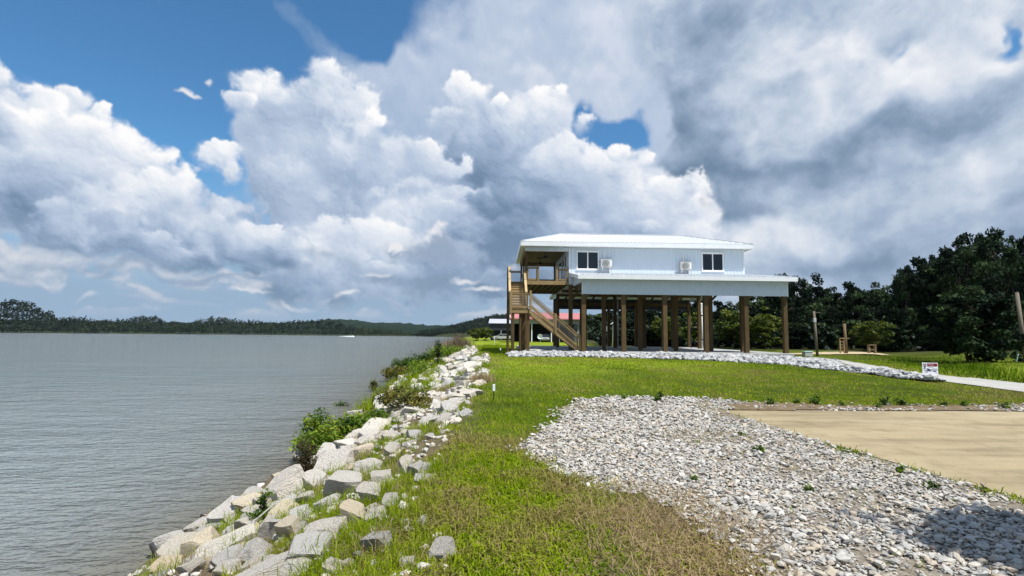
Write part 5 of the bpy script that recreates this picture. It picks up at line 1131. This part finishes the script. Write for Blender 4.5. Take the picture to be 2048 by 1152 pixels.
# driftwood branch
d_ = MB(); pts = [(-3.33, 7.35, -.80), (-3.22, 6.95, -.72), (-3.12, 6.6, -.78), (-3.1, 6.25, -.93), (-3.13, 6.0, -1.05)]
for a_, b_, r0, r1 in zip(pts, pts[1:], (.02, .028, .034, .03), (.028, .034, .03, .022)): d_.tube(a_, b_, r0, r1, 8)
d_.tube(pts[1], (-3.05, 7.15, -.55), .016, .006, 6); tag(d_.build('driftwood_branch', M['driftwood'], None, True), 'bleached curved driftwood branch lying between the bank rocks', 'branch')

# ------------------------------------------------------------------ trees
def at(px, Y, py=None, z=None):
    """world x for a bearing given as a column of the 2048 px photograph at distance Y"""
    return (px - 1024) / 1068 * Y
def crown_mesh(name, seed, ncl, nlf, size, m, flat=.8, shell=.5, tmean=.45, tsp=.16, openness=0.):
    r = np.random.RandomState(seed)
    d = r.normal(size=(ncl, 3)); d /= np.linalg.norm(d, axis=1)[:, None]; rad = (shell + (1 - shell) * r.rand(ncl))
    # lopsided outline: lobes
    lob = 1 + .28 * np.sin(d[:, 0] * 3 + seed) * np.cos(d[:, 1] * 2.3 + seed * 1.7) + .18 * r.normal(size=ncl)
    C_ = d * (rad * np.clip(lob, .5, 1.35))[:, None] * .82; C_[:, 2] = C_[:, 2] * .5 + .5
    wid = np.interp(C_[:, 2], [0, .2, .5, .8, 1], [.62, .92, 1.0, .78, .42]); C_[:, :2] *= wid[:, None]
    cs = r.uniform(.13, .25, ncl); ct = r.normal(0, tsp, ncl)
    q = r.randint(ncl, size=nlf); g = r.normal(size=(nlf, 3)); g /= np.linalg.norm(g, axis=1)[:, None]; g *= (r.rand(nlf)**.4)[:, None]
    P = C_[q] + g * cs[q][:, None] * [1, 1, .36 * flat]
    nr = r.normal(size=(nlf, 3)); nr[:, 2] = np.abs(nr[:, 2]) + .55; nr /= np.linalg.norm(nr, axis=1)[:, None]
    a = np.cross(nr, r.normal(size=(nlf, 3))); a /= np.linalg.norm(a, axis=1)[:, None]; b_ = np.cross(nr, a); s_ = size * r.uniform(.55, 1.4, nlf)[:, None]; zs = np.array([1, 1, .55])
    V = np.stack([P - a * s_ * .62 * zs, P + b_ * s_ * .42 * zs, P + a * s_ * .62 * zs, P - b_ * s_ * .42 * zs], 1).reshape(-1, 3)
    F = (np.arange(nlf) * 4)[:, None] + np.array([[0, 1, 2, 3]])
    T = np.repeat(np.clip(tmean + ct[q] + r.normal(0, .09, nlf), 0, 1), 4)
    return V, F, T, C_
def crown(name, *a, **k):
    V, F, T, C_ = crown_mesh(name, *a, **k); return npmesh(name, V, F, a[4], tint=T), C_
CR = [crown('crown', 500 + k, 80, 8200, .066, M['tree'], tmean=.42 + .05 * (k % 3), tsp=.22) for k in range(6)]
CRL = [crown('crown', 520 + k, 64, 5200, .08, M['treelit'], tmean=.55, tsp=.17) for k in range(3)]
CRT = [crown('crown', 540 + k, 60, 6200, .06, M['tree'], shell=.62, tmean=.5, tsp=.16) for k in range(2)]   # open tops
def trunk_mesh(C_, seed, rt):
    r = random.Random(seed); t_ = MB(); p_ = Vector((0, 0, -.62)); ps = [p_]
    for k in range(4): ps.append(Vector((r.uniform(-.04, .04), r.uniform(-.04, .04), -.62 + (k + 1) * .34)))
    for k in range(4): t_.tube(ps[k], ps[k + 1], rt * (1 - .2 * k), rt * (1 - .2 * (k + 1)), 7, False)
    for k in range(12):
        c = Vector(C_[r.randrange(len(C_))]); b_ = ps[2 + k % 3] if c.z > .2 else ps[2]; mid = (b_ + c) / 2 + Vector((0, 0, .05)); t_.tube(b_, mid, rt * .35, rt * .25, 5, False); t_.tube(mid, c, rt * .25, rt * .1, 5, False)
    return t_.mesh('trunk', M['bark'], True)
TK = {id(c[0]): trunk_mesh(c[1], 7 + i, .05) for i, c in enumerate(CR + CRL + CRT)}
rt_ = random.Random(21)
def tree(px, Y, top_py, half_px, cset, label, group=None, base=.18, x=None, name='tree', cat='tree'):
    x = at(px, Y) if x is None else x; z0 = float(gz(x, Y)); hor = 671 + .010 * (px - 1024); top_py = hor - (hor - top_py) * (1.14 if group else 1.03); ztop = EYE + (hor - top_py) / 1068 * Y
    H = ztop - z0; ch = H * (1 - base); w = half_px / 1068 * Y; c = cset[rt_.randrange(len(cset))]
    t_ = empty(name, (x, Y, z0), rt_.uniform(0, 6.28), label, cat, group)
    link('crown', c[0], t_, (0, 0, H * base), None, (w, w, ch * 1.0)); link('trunk', TK[id(c[0])], t_, (0, 0, H * base), None, (w * .75, w * .75, ch))
    t_.children[-1].scale = (w * .6, w * .6, ch); t_.children[-1].location.z = H * base
    return t_
SKYL = [(1180, 632), (1225, 610), (1300, 600), (1400, 596), (1500, 590), (1540, 575), (1575, 552), (1594, 543), (1618, 555), (1660, 572), (1690, 566), (1711, 560), (1733, 560), (1770, 572), (1792, 545), (1816, 530), (1850, 520), (1880, 500), (1912, 475), (1933, 468), (1960, 470), (2000, 462), (2030, 480), (2090, 470), (2200, 470)]
WG = 'trees of the dark wood'
def WL(px, row): return 'dark tree, %s of the wood, %s' % (row, 'seen under the house' if px < 1590 else 'between the house and the ladder stand' if px < 1760 else 'behind the short wooden stand' if px < 1890 else 'at the high right end')
for px in range(1215, 2190, 46):
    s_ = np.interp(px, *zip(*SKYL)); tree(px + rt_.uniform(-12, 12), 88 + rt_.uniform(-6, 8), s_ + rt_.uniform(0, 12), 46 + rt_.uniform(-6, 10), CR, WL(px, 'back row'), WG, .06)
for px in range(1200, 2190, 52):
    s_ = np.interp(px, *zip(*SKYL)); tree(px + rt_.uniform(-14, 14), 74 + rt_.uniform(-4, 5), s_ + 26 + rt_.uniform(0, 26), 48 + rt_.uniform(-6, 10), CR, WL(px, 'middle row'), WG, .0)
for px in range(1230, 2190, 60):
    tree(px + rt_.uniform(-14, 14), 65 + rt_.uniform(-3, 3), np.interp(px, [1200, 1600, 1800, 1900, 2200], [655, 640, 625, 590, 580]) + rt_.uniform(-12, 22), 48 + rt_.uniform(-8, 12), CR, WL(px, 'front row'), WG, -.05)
# the ones that stand out
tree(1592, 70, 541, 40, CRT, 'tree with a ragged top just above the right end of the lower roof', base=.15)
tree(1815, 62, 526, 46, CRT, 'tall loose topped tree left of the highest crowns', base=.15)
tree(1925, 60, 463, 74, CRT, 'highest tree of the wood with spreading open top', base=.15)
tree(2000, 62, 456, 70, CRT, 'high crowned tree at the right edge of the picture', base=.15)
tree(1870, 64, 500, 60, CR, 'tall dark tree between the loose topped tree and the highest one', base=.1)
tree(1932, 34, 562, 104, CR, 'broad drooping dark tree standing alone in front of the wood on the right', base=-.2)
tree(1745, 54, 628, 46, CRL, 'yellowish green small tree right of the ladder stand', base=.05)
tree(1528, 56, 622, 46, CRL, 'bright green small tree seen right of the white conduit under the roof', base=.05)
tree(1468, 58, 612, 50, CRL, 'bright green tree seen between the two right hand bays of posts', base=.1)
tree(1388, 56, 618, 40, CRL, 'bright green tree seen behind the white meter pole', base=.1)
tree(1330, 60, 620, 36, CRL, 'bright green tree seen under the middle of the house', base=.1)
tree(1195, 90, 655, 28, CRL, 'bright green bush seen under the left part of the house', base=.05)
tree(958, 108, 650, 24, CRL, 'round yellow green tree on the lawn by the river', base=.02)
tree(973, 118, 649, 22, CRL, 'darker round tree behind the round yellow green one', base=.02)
# small tree just right of the camera, outside the picture: its shade falls on the gravel
tr_ = empty('tree', (6.25, 2.5, 0), .4, 'small dense tree beside the gravel and the concrete pad', 'tree')
link('crown', CRL[0][0], tr_, (0, 0, 3.7), None, (1.3, 1.3, 2.2)); link('crown', CRL[1][0], tr_, (.1, .2, 3.9), (0, 0, 1), (1.1, 1.1, 1.7)); link('trunk', TK[id(CRL[0][0])], tr_, (0, 0, 3.7), None, (.9, .9, 6.0))

# -- far bank and hills: crowns too small and too many to tell apart
FV = [crown_mesh('c', 600 + k, 26, 190, .21, None, tmean=.42, tsp=.12) for k in range(8)]
def forest(name, P, S_, tint):
    Vs, Fs, Ts = [], [], []; b = 0
    for (x, y, z), (w, h), tn in zip(P, S_, tint):
        V, F, T, _ = FV[RS.randint(8)]; a = RS.rand() * 6.28; c, s = math.cos(a), math.sin(a)
        W = np.stack([(V[:, 0] * c - V[:, 1] * s) * w + x, (V[:, 0] * s + V[:, 1] * c) * w + y, V[:, 2] * h + z], 1); Vs.append(W); Fs.append(F + b); Ts.append(np.clip(T + tn, 0, 1)); b += len(V)
    return tag(link(name, npmesh(name, np.concatenate(Vs), np.concatenate(Fs), M['far'], tint=np.concatenate(Ts))), kind='stuff')
FH = [(-300, 88), (-100, 82), (0, 70), (30, 76), (60, 72), (85, 54), (105, 42), (118, 30), (140, 31), (200, 26), (250, 27), (280, 34), (310, 35), (335, 24), (380, 22), (425, 33), (450, 32), (490, 27), (560, 25), (600, 29), (640, 30), (680, 26), (715, 17), (760, 14), (800, 11), (832, 6)]
fpos, fscl, ft = [], [], []
fr = random.Random(5)
def shore(px):
    lo, hi = 200., 2600.
    for _ in range(40):
        m_ = (lo + hi) / 2
        if m_ > np.interp(at(px, m_), FS[:, 0], FS[:, 1]): hi = m_
        else: lo = m_
    return hi
n_ind = 0
for px in np.arange(-290, 835, 4.2):
    Y = shore(px); H = np.interp(px, *zip(*FH)) * (1.02 if px < 100 else 1.2) / 1068 * Y; lv = max(1, int(round(H / 13)))
    for j in range(lv + 1):
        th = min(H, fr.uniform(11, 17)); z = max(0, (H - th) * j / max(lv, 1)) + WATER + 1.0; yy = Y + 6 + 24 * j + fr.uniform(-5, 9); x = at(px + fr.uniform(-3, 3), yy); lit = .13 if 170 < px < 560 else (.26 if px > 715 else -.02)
        if fr.random() < .12: th *= 1.22
        w = fr.uniform(4.2, 7.0) * (1 if H > 14 else .75); h_ = th * fr.uniform(.82, 1.05); tn = lit + fr.gauss(0, .12) + (.1 if j == 0 and fr.random() < .4 else 0)
        if j == 0 and n_ind < 110 and -10 < px and fr.random() < .62:
            n_ind += 1
            V, F, T, _ = FV[n_ind % 8]; nm = 'far_crown%d' % (n_ind % 8)
            me = bpy.data.meshes.get(nm) or npmesh(nm, V, F, M['far'], tint=T)
            tag(link('tree', me, None, (x, yy - 3, z - 1), (0, 0, fr.uniform(0, 6.28)), (w, w, h_)), 'small tree on the far shore ' + ('below the wooded hill at the far left' if px < 120 else 'right of the wooded hill' if px < 340 else 'in the middle of the view' if px < 580 else 'towards the bend of the river'), 'tree', 'trees lining the far shore')
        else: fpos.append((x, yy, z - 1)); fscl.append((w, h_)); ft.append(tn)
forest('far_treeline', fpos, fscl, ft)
hp, hs, ht = [], [], []
for k in range(1500):
    y = 928 + 170 * fr.random()**1.3; x = fr.uniform(-168, 260); 
    if x < np.interp(y, XW[:, 0], XW[:, 1]) + 1: continue
    z = float(gz(x, y)); h_ = fr.uniform(8, 13); hp.append((x, y, z - 1.5)); hs.append((fr.uniform(4.5, 6.5), h_)); ht.append(fr.gauss(-.12, .09))
forest('hillside_wood', hp, hs, ht)
# bushes filling the foot of the dark wood
up_, us_, ut_ = [], [], []
for k in range(260):
    px = fr.uniform(1190, 2200); Y = fr.uniform(61, 82); x = at(px, Y); up_.append((x, Y, float(gz(x, Y)) - .3)); us_.append((fr.uniform(1.4, 2.4), fr.uniform(2.2, 4.4))); ut_.append(fr.gauss(-.10, .09))
forest('undergrowth', up_, us_, ut_)

# ------------------------------------------------------------------ other buildings
b_ = empty('red_roof_building', (6.3, 98, float(gz(6.3, 98))), R(1), 'long open sided building with faded red metal roof seen behind the staircase', 'building')
MB().add([(-6.6, -.6, 4.3), (6.6, -.6, 4.3), (6.6, 8.6, 4.3), (-6.6, 8.6, 4.3), (-6.6, 4, 5.55), (6.6, 4, 5.55), (-6.6, -.6, 4.2), (6.6, -.6, 4.2), (6.6, 8.6, 4.2), (-6.6, 8.6, 4.2)],
    [(0, 1, 5, 4), (2, 3, 4, 5), (0, 4, 3, 9, 6), (1, 7, 8, 2, 5), (0, 6, 7, 1), (2, 8, 9, 3), (6, 9, 8, 7)]).build('roof', M['redroof'], b_)
rib = MB()
for k in range(29): x = -6.55 + k * .467; rib.beam((x, -.6, 4.32), (x, 4, 5.57), .06, .04)
rib.build('roof_rib', M['redroof'], b_)
MB().box(-6.6, -.66, 4.12, 6.6, -.61, 4.32).build('eave_trim', M['redroof'], b_)
for x in (-6.64, 6.6): MB().beam((x + .02, -.6, 4.33), (x + .02, 4, 5.58), .06, .22).build('rake_trim', M['trim'], b_)
MB().box(-6.3, .0, 3.35, 6.3, .12, 4.2).build('front_header', M['shedgrey'], b_); MB().box(-6.3, 7.9, 0, 6.3, 8.0, 4.2).build('back_wall', M['shed'], b_); MB().box(-6.35, .12, 0, -6.25, 7.9, 4.2).build('side_wall', M['shed'], b_); MB().box(-4.9, 1, 0, -3.2, 3.2, 3.3).build('inner_wall', M['shed'], b_)
for x in (-5.9, -2.6, 1.0, 2.4, 5.9): MB().box(x - .09, .02, 0, x + .09, .2, 3.35).build('post', (M['trim'], M['shedgrey'])[int(abs(x) * 10) % 2], b_)
b_ = empty('dark_carport', (-1.9, 128, float(gz(-1.9, 128))), 0, 'dark carport building with grey sloping roof by the river', 'building')
MB().add([(-3.6, -.4, 4.05), (4, -.4, 4.05), (4, 5, 5.2), (-3.6, 5, 5.2), (-3.6, -.4, 3.95), (4, -.4, 3.95), (4, 5, 5.1), (-3.6, 5, 5.1)], [(0, 1, 2, 3), (7, 6, 5, 4), (0, 4, 5, 1), (1, 5, 6, 2), (2, 6, 7, 3), (3, 7, 4, 0)]).build('roof', M['greyroof'], b_)
MB().box(-3.4, 0, 2.35, 3.8, .12, 4.0).build('front_wall', M['shed'], b_); MB().box(-3.4, 4.6, 0, 3.8, 4.72, 4.9).build('back_wall', M['shed'], b_); MB().box(3.7, .12, 0, 3.8, 4.6, 4.6).build('side_wall', M['shed'], b_)
for x in (-3.2, -.6): MB().box(x - .1, .02, 0, x + .1, .2, 2.35).build('post', M['shedgrey'], b_)
def car(x, y, rz, label, m):
    t_ = empty('parked_car', (x, y, float(gz(x, y))), rz, label, 'car')
    prof = [(-2.2, .35), (-2.25, .75), (-2.0, .92), (-1.2, 1.0), (-.55, 1.45), (.9, 1.47), (1.6, 1.05), (2.15, .95), (2.25, .6), (2.2, .35)]
    MB().prism(prof, -.85, .85).build('body', m, t_, bevel=.04)
    for s_ in (-1, 1):
        y0, y1 = sorted((s_ * .852, s_ * .862)); MB().prism([(-1.05, 1.02), (-.5, 1.38), (.15, 1.4), (.15, 1.02)], y0, y1).prism([(.22, 1.02), (.22, 1.4), (.85, 1.4), (1.35, 1.05)], y0, y1).build('side_window', M['glass'], t_)
        for wx in (-1.4, 1.35):
            w_ = MB().lathe((wx, s_ * .80, .33), [(.33, -.1), (.33, .1)], 18, 'Y').build('wheel', M['tyre'], t_); MB().lathe((wx, s_ * .80, .33), [(.19, -.11), (.19, .11)], 14, 'Y').build('rim', M['galv'], w_)
    MB().box(-2.27, -.7, .62, -2.2, -.4, .76).build('headlight', M['vinyl'], t_); MB().box(-2.27, .4, .62, -2.2, .7, .76).build('headlight', M['vinyl'], t_)
car(-2.2, 126.6, 0, 'silver car parked in the dark carport by the river', M['car'])
car(6.2, 100.5, R(90), 'grey vehicle parked under the red roofed building', M['shedgrey'])
t_ = empty('satellite_dish', (at(1081, 90), 90, float(gz(5, 90))), R(-20), 'small white satellite dish on a short post behind the stairs', 'satellite dish')
MB().lathe((0, 0, 1.0), [(.05, .05), (.3, -.02), (.42, -.14), (.41, -.16), (.28, -.05), (.05, .02)], 16, 'Y').build('dish', M['vinyl'], t_); MB().tube((0, .1, 0), (0, .06, 1.0), .04).build('mast', M['greyp'], t_)

# ------------------------------------------------------------------ poles, pipes, stakes, sign, boat
def upole(px, Y, top, r0, r1, m, label, lean=0., cat='utility pole'):
    x = at(px, Y); z0 = float(gz(x, Y)); t_ = empty('utility_pole', (x, Y, z0), 0, label, cat)
    MB().tube((0, 0, -.1), (lean, 0, top - z0), r0, r1, 12).build('pole', m, t_, True); return t_, top - z0
t_, h_ = upole(2046, 31.2, 4.45, .12, .09, M['oldpole'], 'weathered grey utility pole at the right edge of the picture', -.24)
MB().lathe((-.24, 0, h_), [(.10, 0), (.07, .03)], 10).build('pole_cap', M['oldpole'], t_)
t_, h_ = upole(1632, 38.7, 3.62, .10, .075, M['oldpole'], 'thin grey pole with a white meter box in front of the wood', -.12)
MB().box(-.27, -.20, h_ - .80, -.08, -.08, h_ - .50).build('meter_box', M['greyp'], t_, bevel=.01); MB().tube((-.1, 0, h_ - .08), (.32, 0, h_ - .10), .02).build('arm', M['oldpole'], t_)
t_, h_ = upole(1690, 46, 2.95, .13, .11, M['newpole'], 'tan wooden post with a ladder like stand leaning on it', -.08, 'post')
MB().box(-.55, -.1, 1.28, .25, .1, 1.36).build('platform', M['wood_x'], t_)
for x in (-.52, -.18): MB().box(x - .04, -.05, 0, x + .04, .05, 1.28).build('leg', M['wood'], t_)
for k in range(4): MB().box(-.5, -.03, .2 + k * .27, -.2, .03, .25 + k * .27).build('rung', M['wood_x'], t_)
x, y = at(1741, 48.5), 48.5; t_ = empty('cable_spool_stand', (x, y, g0(x, y)), 0, 'short wooden stand beside the sand patch', 'stand')
for a_ in (-.28, .28): MB().box(a_ - .09, -.09, 0, a_ + .09, .09, .75).build('leg', M['newpole'], t_)
MB().box(-.32, -.15, .72, .32, .15, .84).build('top_board', M['newpole'], t_); MB().box(-.34, -.06, .3, .34, .06, .42).build('crosspiece', M['newpole'], t_)
x, y = 21.2, 38.5; t_ = empty('utility_box', (x, y, g0(x, y)), 0, 'small pale blue and white box standing on the grass by the sand', 'utility box')
MB().box(-.28, -.22, .0, .28, .22, .30).build('body', M['aluw'], t_, bevel=.02); MB().box(-.3, -.24, .30, .3, .24, .38).build('lid', M['greenpl'], t_, bevel=.02)
x, y = at(2026, 32.2), 32.2; t_ = empty('marker_post', (x, y, g0(x, y)), 0, 'pale green marker post leaning in the grass near the right edge', 'marker post')
MB().beam((0, 0, 0), (.12, 0, .42), .10, .06).build('body', M['greenpl'], t_, bevel=.012); MB().beam((.12, 0, .42), (.135, 0, .47), .11, .07).build('cap', M['vinyl'], t_)
def wire(pts, r, label):
    m_ = MB()
    for a_, b__ in zip(pts, pts[1:]): m_.tube(a_, b__, r, r, 4, False)
    return tag(m_.build('power_line', M['dark'], None), label, 'power line')
def sagline(a_, b__, sag, n=14): return [tuple(a_[j] + (b__[j] - a_[j]) * k / n - (sag * 4 * (k / n) * (1 - k / n) if j == 2 else 0) for j in range(3)) for k in range(n + 1)]
wire(sagline((29.4, 31.2, 4.25), (21.85, 38.7, 3.5), .25), .008, 'thin power line from the right edge pole to the meter pole')
# pipes and meters under the house
def pole_set(px, Y, z1, label, r=.05, m='greyp', box=None, name='conduit_pole'):
    x = at(px, Y); t_ = empty(name, (x, Y, max(g0(x, Y), 0)), 0, label, 'conduit'); MB().tube((0, 0, 0), (0, 0, z1 - max(g0(x, Y), 0)), r, r, 10).build('pipe', M[m], t_, True)
    for zz in (.25, .75): MB().lathe((0, 0, (z1 - t_.location.z) * zz), [(r * 1.3, -.04), (r * 1.3, .04)], 10).build('clamp', M['dark'], t_)
    if box: MB().box(-.2, -.16, z1 - t_.location.z - .75, .02, -.05, z1 - t_.location.z - .2).build('meter_box', M['vinyl'], t_, bevel=.01); MB().lathe((-.09, -.2, z1 - t_.location.z - .1), [(.06, -.05), (.09, 0), (.03, .07)], 10).build('weatherhead', M['vinyl'], t_)
    return t_
pole_set(1236, 44.0, 5.0, 'grey downpipe standing under the middle of the house', .055)
pole_set(1404, 45.2, 4.55, 'white meter mast with a box at the back corner of the house', .055, 'vinyl', True)
pole_set(1489.5, 36.1, 5.0, 'pale conduit beside the back post right of the house', .075, 'greyp')
x, y = at(1222, 56), 56; t_ = empty('pipe_stand', (x, y, g0(x, y)), 0, 'pair of white pipes with valves standing behind the house', 'pipes')
MB().tube((-.2, 0, 0), (-.26, 0, 4.0), .055).build('pipe', M['vinyl'], t_, True); MB().tube((.14, 0, 0), (.34, 0, 3.9), .05).build('pipe', M['vinyl'], t_, True); MB().tube((-.22, -.02, 2.3), (.27, -.02, 2.65), .03).build('cross_pipe', M['vinyl'], t_, True); MB().box(-.48, -.12, 1.7, -.3, .02, 2.25).build('valve_box', M['shedgrey'], t_)
x, y = at(1392, 47), 47; t_ = empty('square_stand', (x, y, g0(x, y)), 0, 'dark square frame standing left of the white meter mast', 'frame')
MB().box(-.5, -.04, 0, -.42, .04, 2.1).build('leg', M['dark'], t_); MB().box(.38, -.04, 0, .46, .04, 2.1).build('leg', M['dark'], t_); MB().box(-.5, -.04, 2.1, .46, .04, 2.2).build('top_bar', M['oldpole'], t_)
# survey stakes on the lawn
def stake(x, y, h, top, label, m='dark'):
    t_ = empty('survey_stake', (x, y, g0(x, y)), 0, label, 'stake'); MB().box(-.012, -.012, -.02, .012, .012, h).build('shaft', M[m], t_)
    if top: MB().box(-.03, -.022, h - top, .03, .022, h + .02).build('cap', M['vinyl'], t_, bevel=.004)
stake(-.41, 12.95, .46, .14, 'thin dark stake with a white cap at the lawn edge halfway to the house')
stake(-.62, 30.6, .42, .1, 'short stake with a white top left of the staircase')
stake(-1.9, 60, 1.0, .5, 'thin pale stake on the far lawn in front of the carport', 'vinyl')
stake(-2.3, 45, .5, 0, 'short leaning dark stake at the top of the far rocks', 'dark')
stake(-3.2, 52, .35, 0, 'tiny dark stake on the far lawn left of the others', 'dark')
# estate agent's sign
x, y = 15.62, 20.1; t_ = empty('yard_sign', (x, y, g0(x, y)), R(-6), 'red white and blue yard sign at the end of the rock berm', 'sign')
for a_ in (-.25, .25): MB().box(a_ - .008, -.008, -.1, a_ + .008, .008, .62).build('stake', M['galv'], t_)
pn = MB().box(-.27, -.022, .14, .27, -.010, .60).build('sign_panel', plain('sign_white', (.80, .80, .82), .5, .02), t_)
def flat(name, c, boxes):
    m_ = MB()
    for q in boxes: m_.box(q[0], -.0265, q[1], q[2], -.0225, q[3])
    return m_.build(name, plain(name + '_ink', c, .5, .02), pn)
flat('red_band', (.20, .015, .022), [(-.10, .465, .25, .575)])
MB().add([(q[0], -.029, q[1]) for q in ((-.05, .545), (-.02, .545), (-.02, .555), (-.07, .555))], [(0, 1, 2, 3)])
let = MB(); 
for q in ((-.045, .505, -.036, .548), (-.060, .541, -.020, .552), (-.012, .505, -.004, .530), (-.004, .522, .012, .530), (.018, .505, .026, .530), (.026, .523, .040, .531), (.046, .505, .054, .530), (.054, .505, .068, .512), (.060, .518, .068, .530), (.076, .505, .084, .545), (.090, .505, .098, .530), (.104, .505, .122, .512), (.104, .518, .122, .526)): let.box(q[0], -.0305, q[1], q[2], -.0268, q[3])
let.build('lettering', plain('sign_letter_ink', (.75, .70, .72), .5, .02), pn)
flat('blue_print', (.02, .03, .10), [(-.245, .375, -.05, .388), (-.11, .33, .0, .37), (-.16, .285, .02, .32), (.06, .365, .25, .38), (.10, .27, .20, .30), (-.20, .24, -.09, .252), (.17, .225, .25, .235)])
flat('grey_print', (.35, .36, .40), [(-.06, .428, .12, .437), (.10, .31, .25, .345), (.02, .29, .08, .36), (-.22, .30, -.17, .35)])
bl = MB(); zc = .50
for z0, z1, w0, w1 in ((.53, .56, .062, .045), (.44, .475, .030, .058), (.405, .44, .012, .030)): bl.add([(-.185 - w0, -.027, z0), (-.185 + w0, -.027, z0), (-.185 + w1, -.027, z1), (-.185 - w1, -.027, z1)], [(0, 1, 2, 3)])
bl.build('balloon_emblem', plain('balloon_ink', (.03, .04, .10), .5, .02), pn)
MB().add([(-.185 - .064, -.027, .498), (-.185 + .064, -.027, .498), (-.185 + .066, -.027, .512), (-.185 - .066, -.027, .512)], [(0, 1, 2, 3)]).build('balloon_stripe', plain('balloon_red', (.30, .02, .03), .5, .02), pn)
# jet ski far out
Y = 720; t_ = empty('jet_ski', (at(711, Y), Y, WATER), R(-8), 'distant dark jet ski with a rider speeding along the river', 'jet ski')
MB().prism([(-1.5, .0), (-1.6, .55), (-.2, .75), (.6, 1.0), (1.7, .6), (1.4, .05)], -.55, .55).build('hull', M['dark'], t_, bevel=.1)
MB().box(.2, -.35, 1.0, .5, .35, 1.15).build('handlebar', M['dark'], t_)
bm_ = MB().prism([(-.55, .75), (-.75, 1.2), (-.45, 1.75), (-.15, 1.8), (-.05, 1.3), (.2, 1.2), (.1, .75)], -.28, .28).lathe((-.25, 0, 1.8), [(.08, 0), (.16, .1), (.15, .25), (.05, .32)], 10).beam((-.2, .3, 1.6), (.35, .3, 1.15), .12, .12).beam((-.2, -.3, 1.6), (.35, -.3, 1.15), .12, .12)
tag(bm_.build('person', M['shed'], None, False, .04, loc=(at(711, Y), Y, WATER), rot=(0, 0, R(-8))), 'person in dark clothing riding the distant jet ski', 'person')
M['foam'] = plain('foam', (.85, .87, .88), .8, .05, 3)
V, F = rock_shape(2, 900, 0, .1); fo = []
for k in range(46):
    q = (k / 46)**1.6; s_ = (1 - q)**1.3; fo.append((V * [1.6 * (.5 + s_), .8, .10 + .75 * s_ * fr.uniform(.5, 1)] + [at(711, Y) - 1.5 - 19 * q, Y + fr.uniform(-1, 1), WATER], F + k * len(V)))
tag(link('wake_foam', npmesh('wake_foam', np.concatenate([f_[0] for f_ in fo]), np.concatenate([f_[1] for f_ in fo]), M['foam'])), kind='stuff')
# ------------------------------------------------------------------ summer haze
m = bpy.data.materials.new('haze_air'); m.use_nodes = True; t = m.node_tree; t.nodes.clear()
pv = t.nodes.new('ShaderNodeVolumePrincipled'); pv.inputs['Color'].default_value = (.70, .85, 1.0, 1); pv.inputs['Density'].default_value = .00003; pv.inputs['Anisotropy'].default_value = .2
ou = t.nodes.new('ShaderNodeOutputMaterial'); t.links.new(pv.outputs[0], ou.inputs['Volume'])
tag(MB().box(-4700, -700, -7.5, 4700, 6900, 135).build('haze', m), kind='stuff')
print('triangles', sum(sum(len(p.vertices) - 2 for p in m_.polygons) if len(m_.polygons) < 2000 else len(m_.polygons) * 2 for m_ in bpy.data.meshes if m_.users))
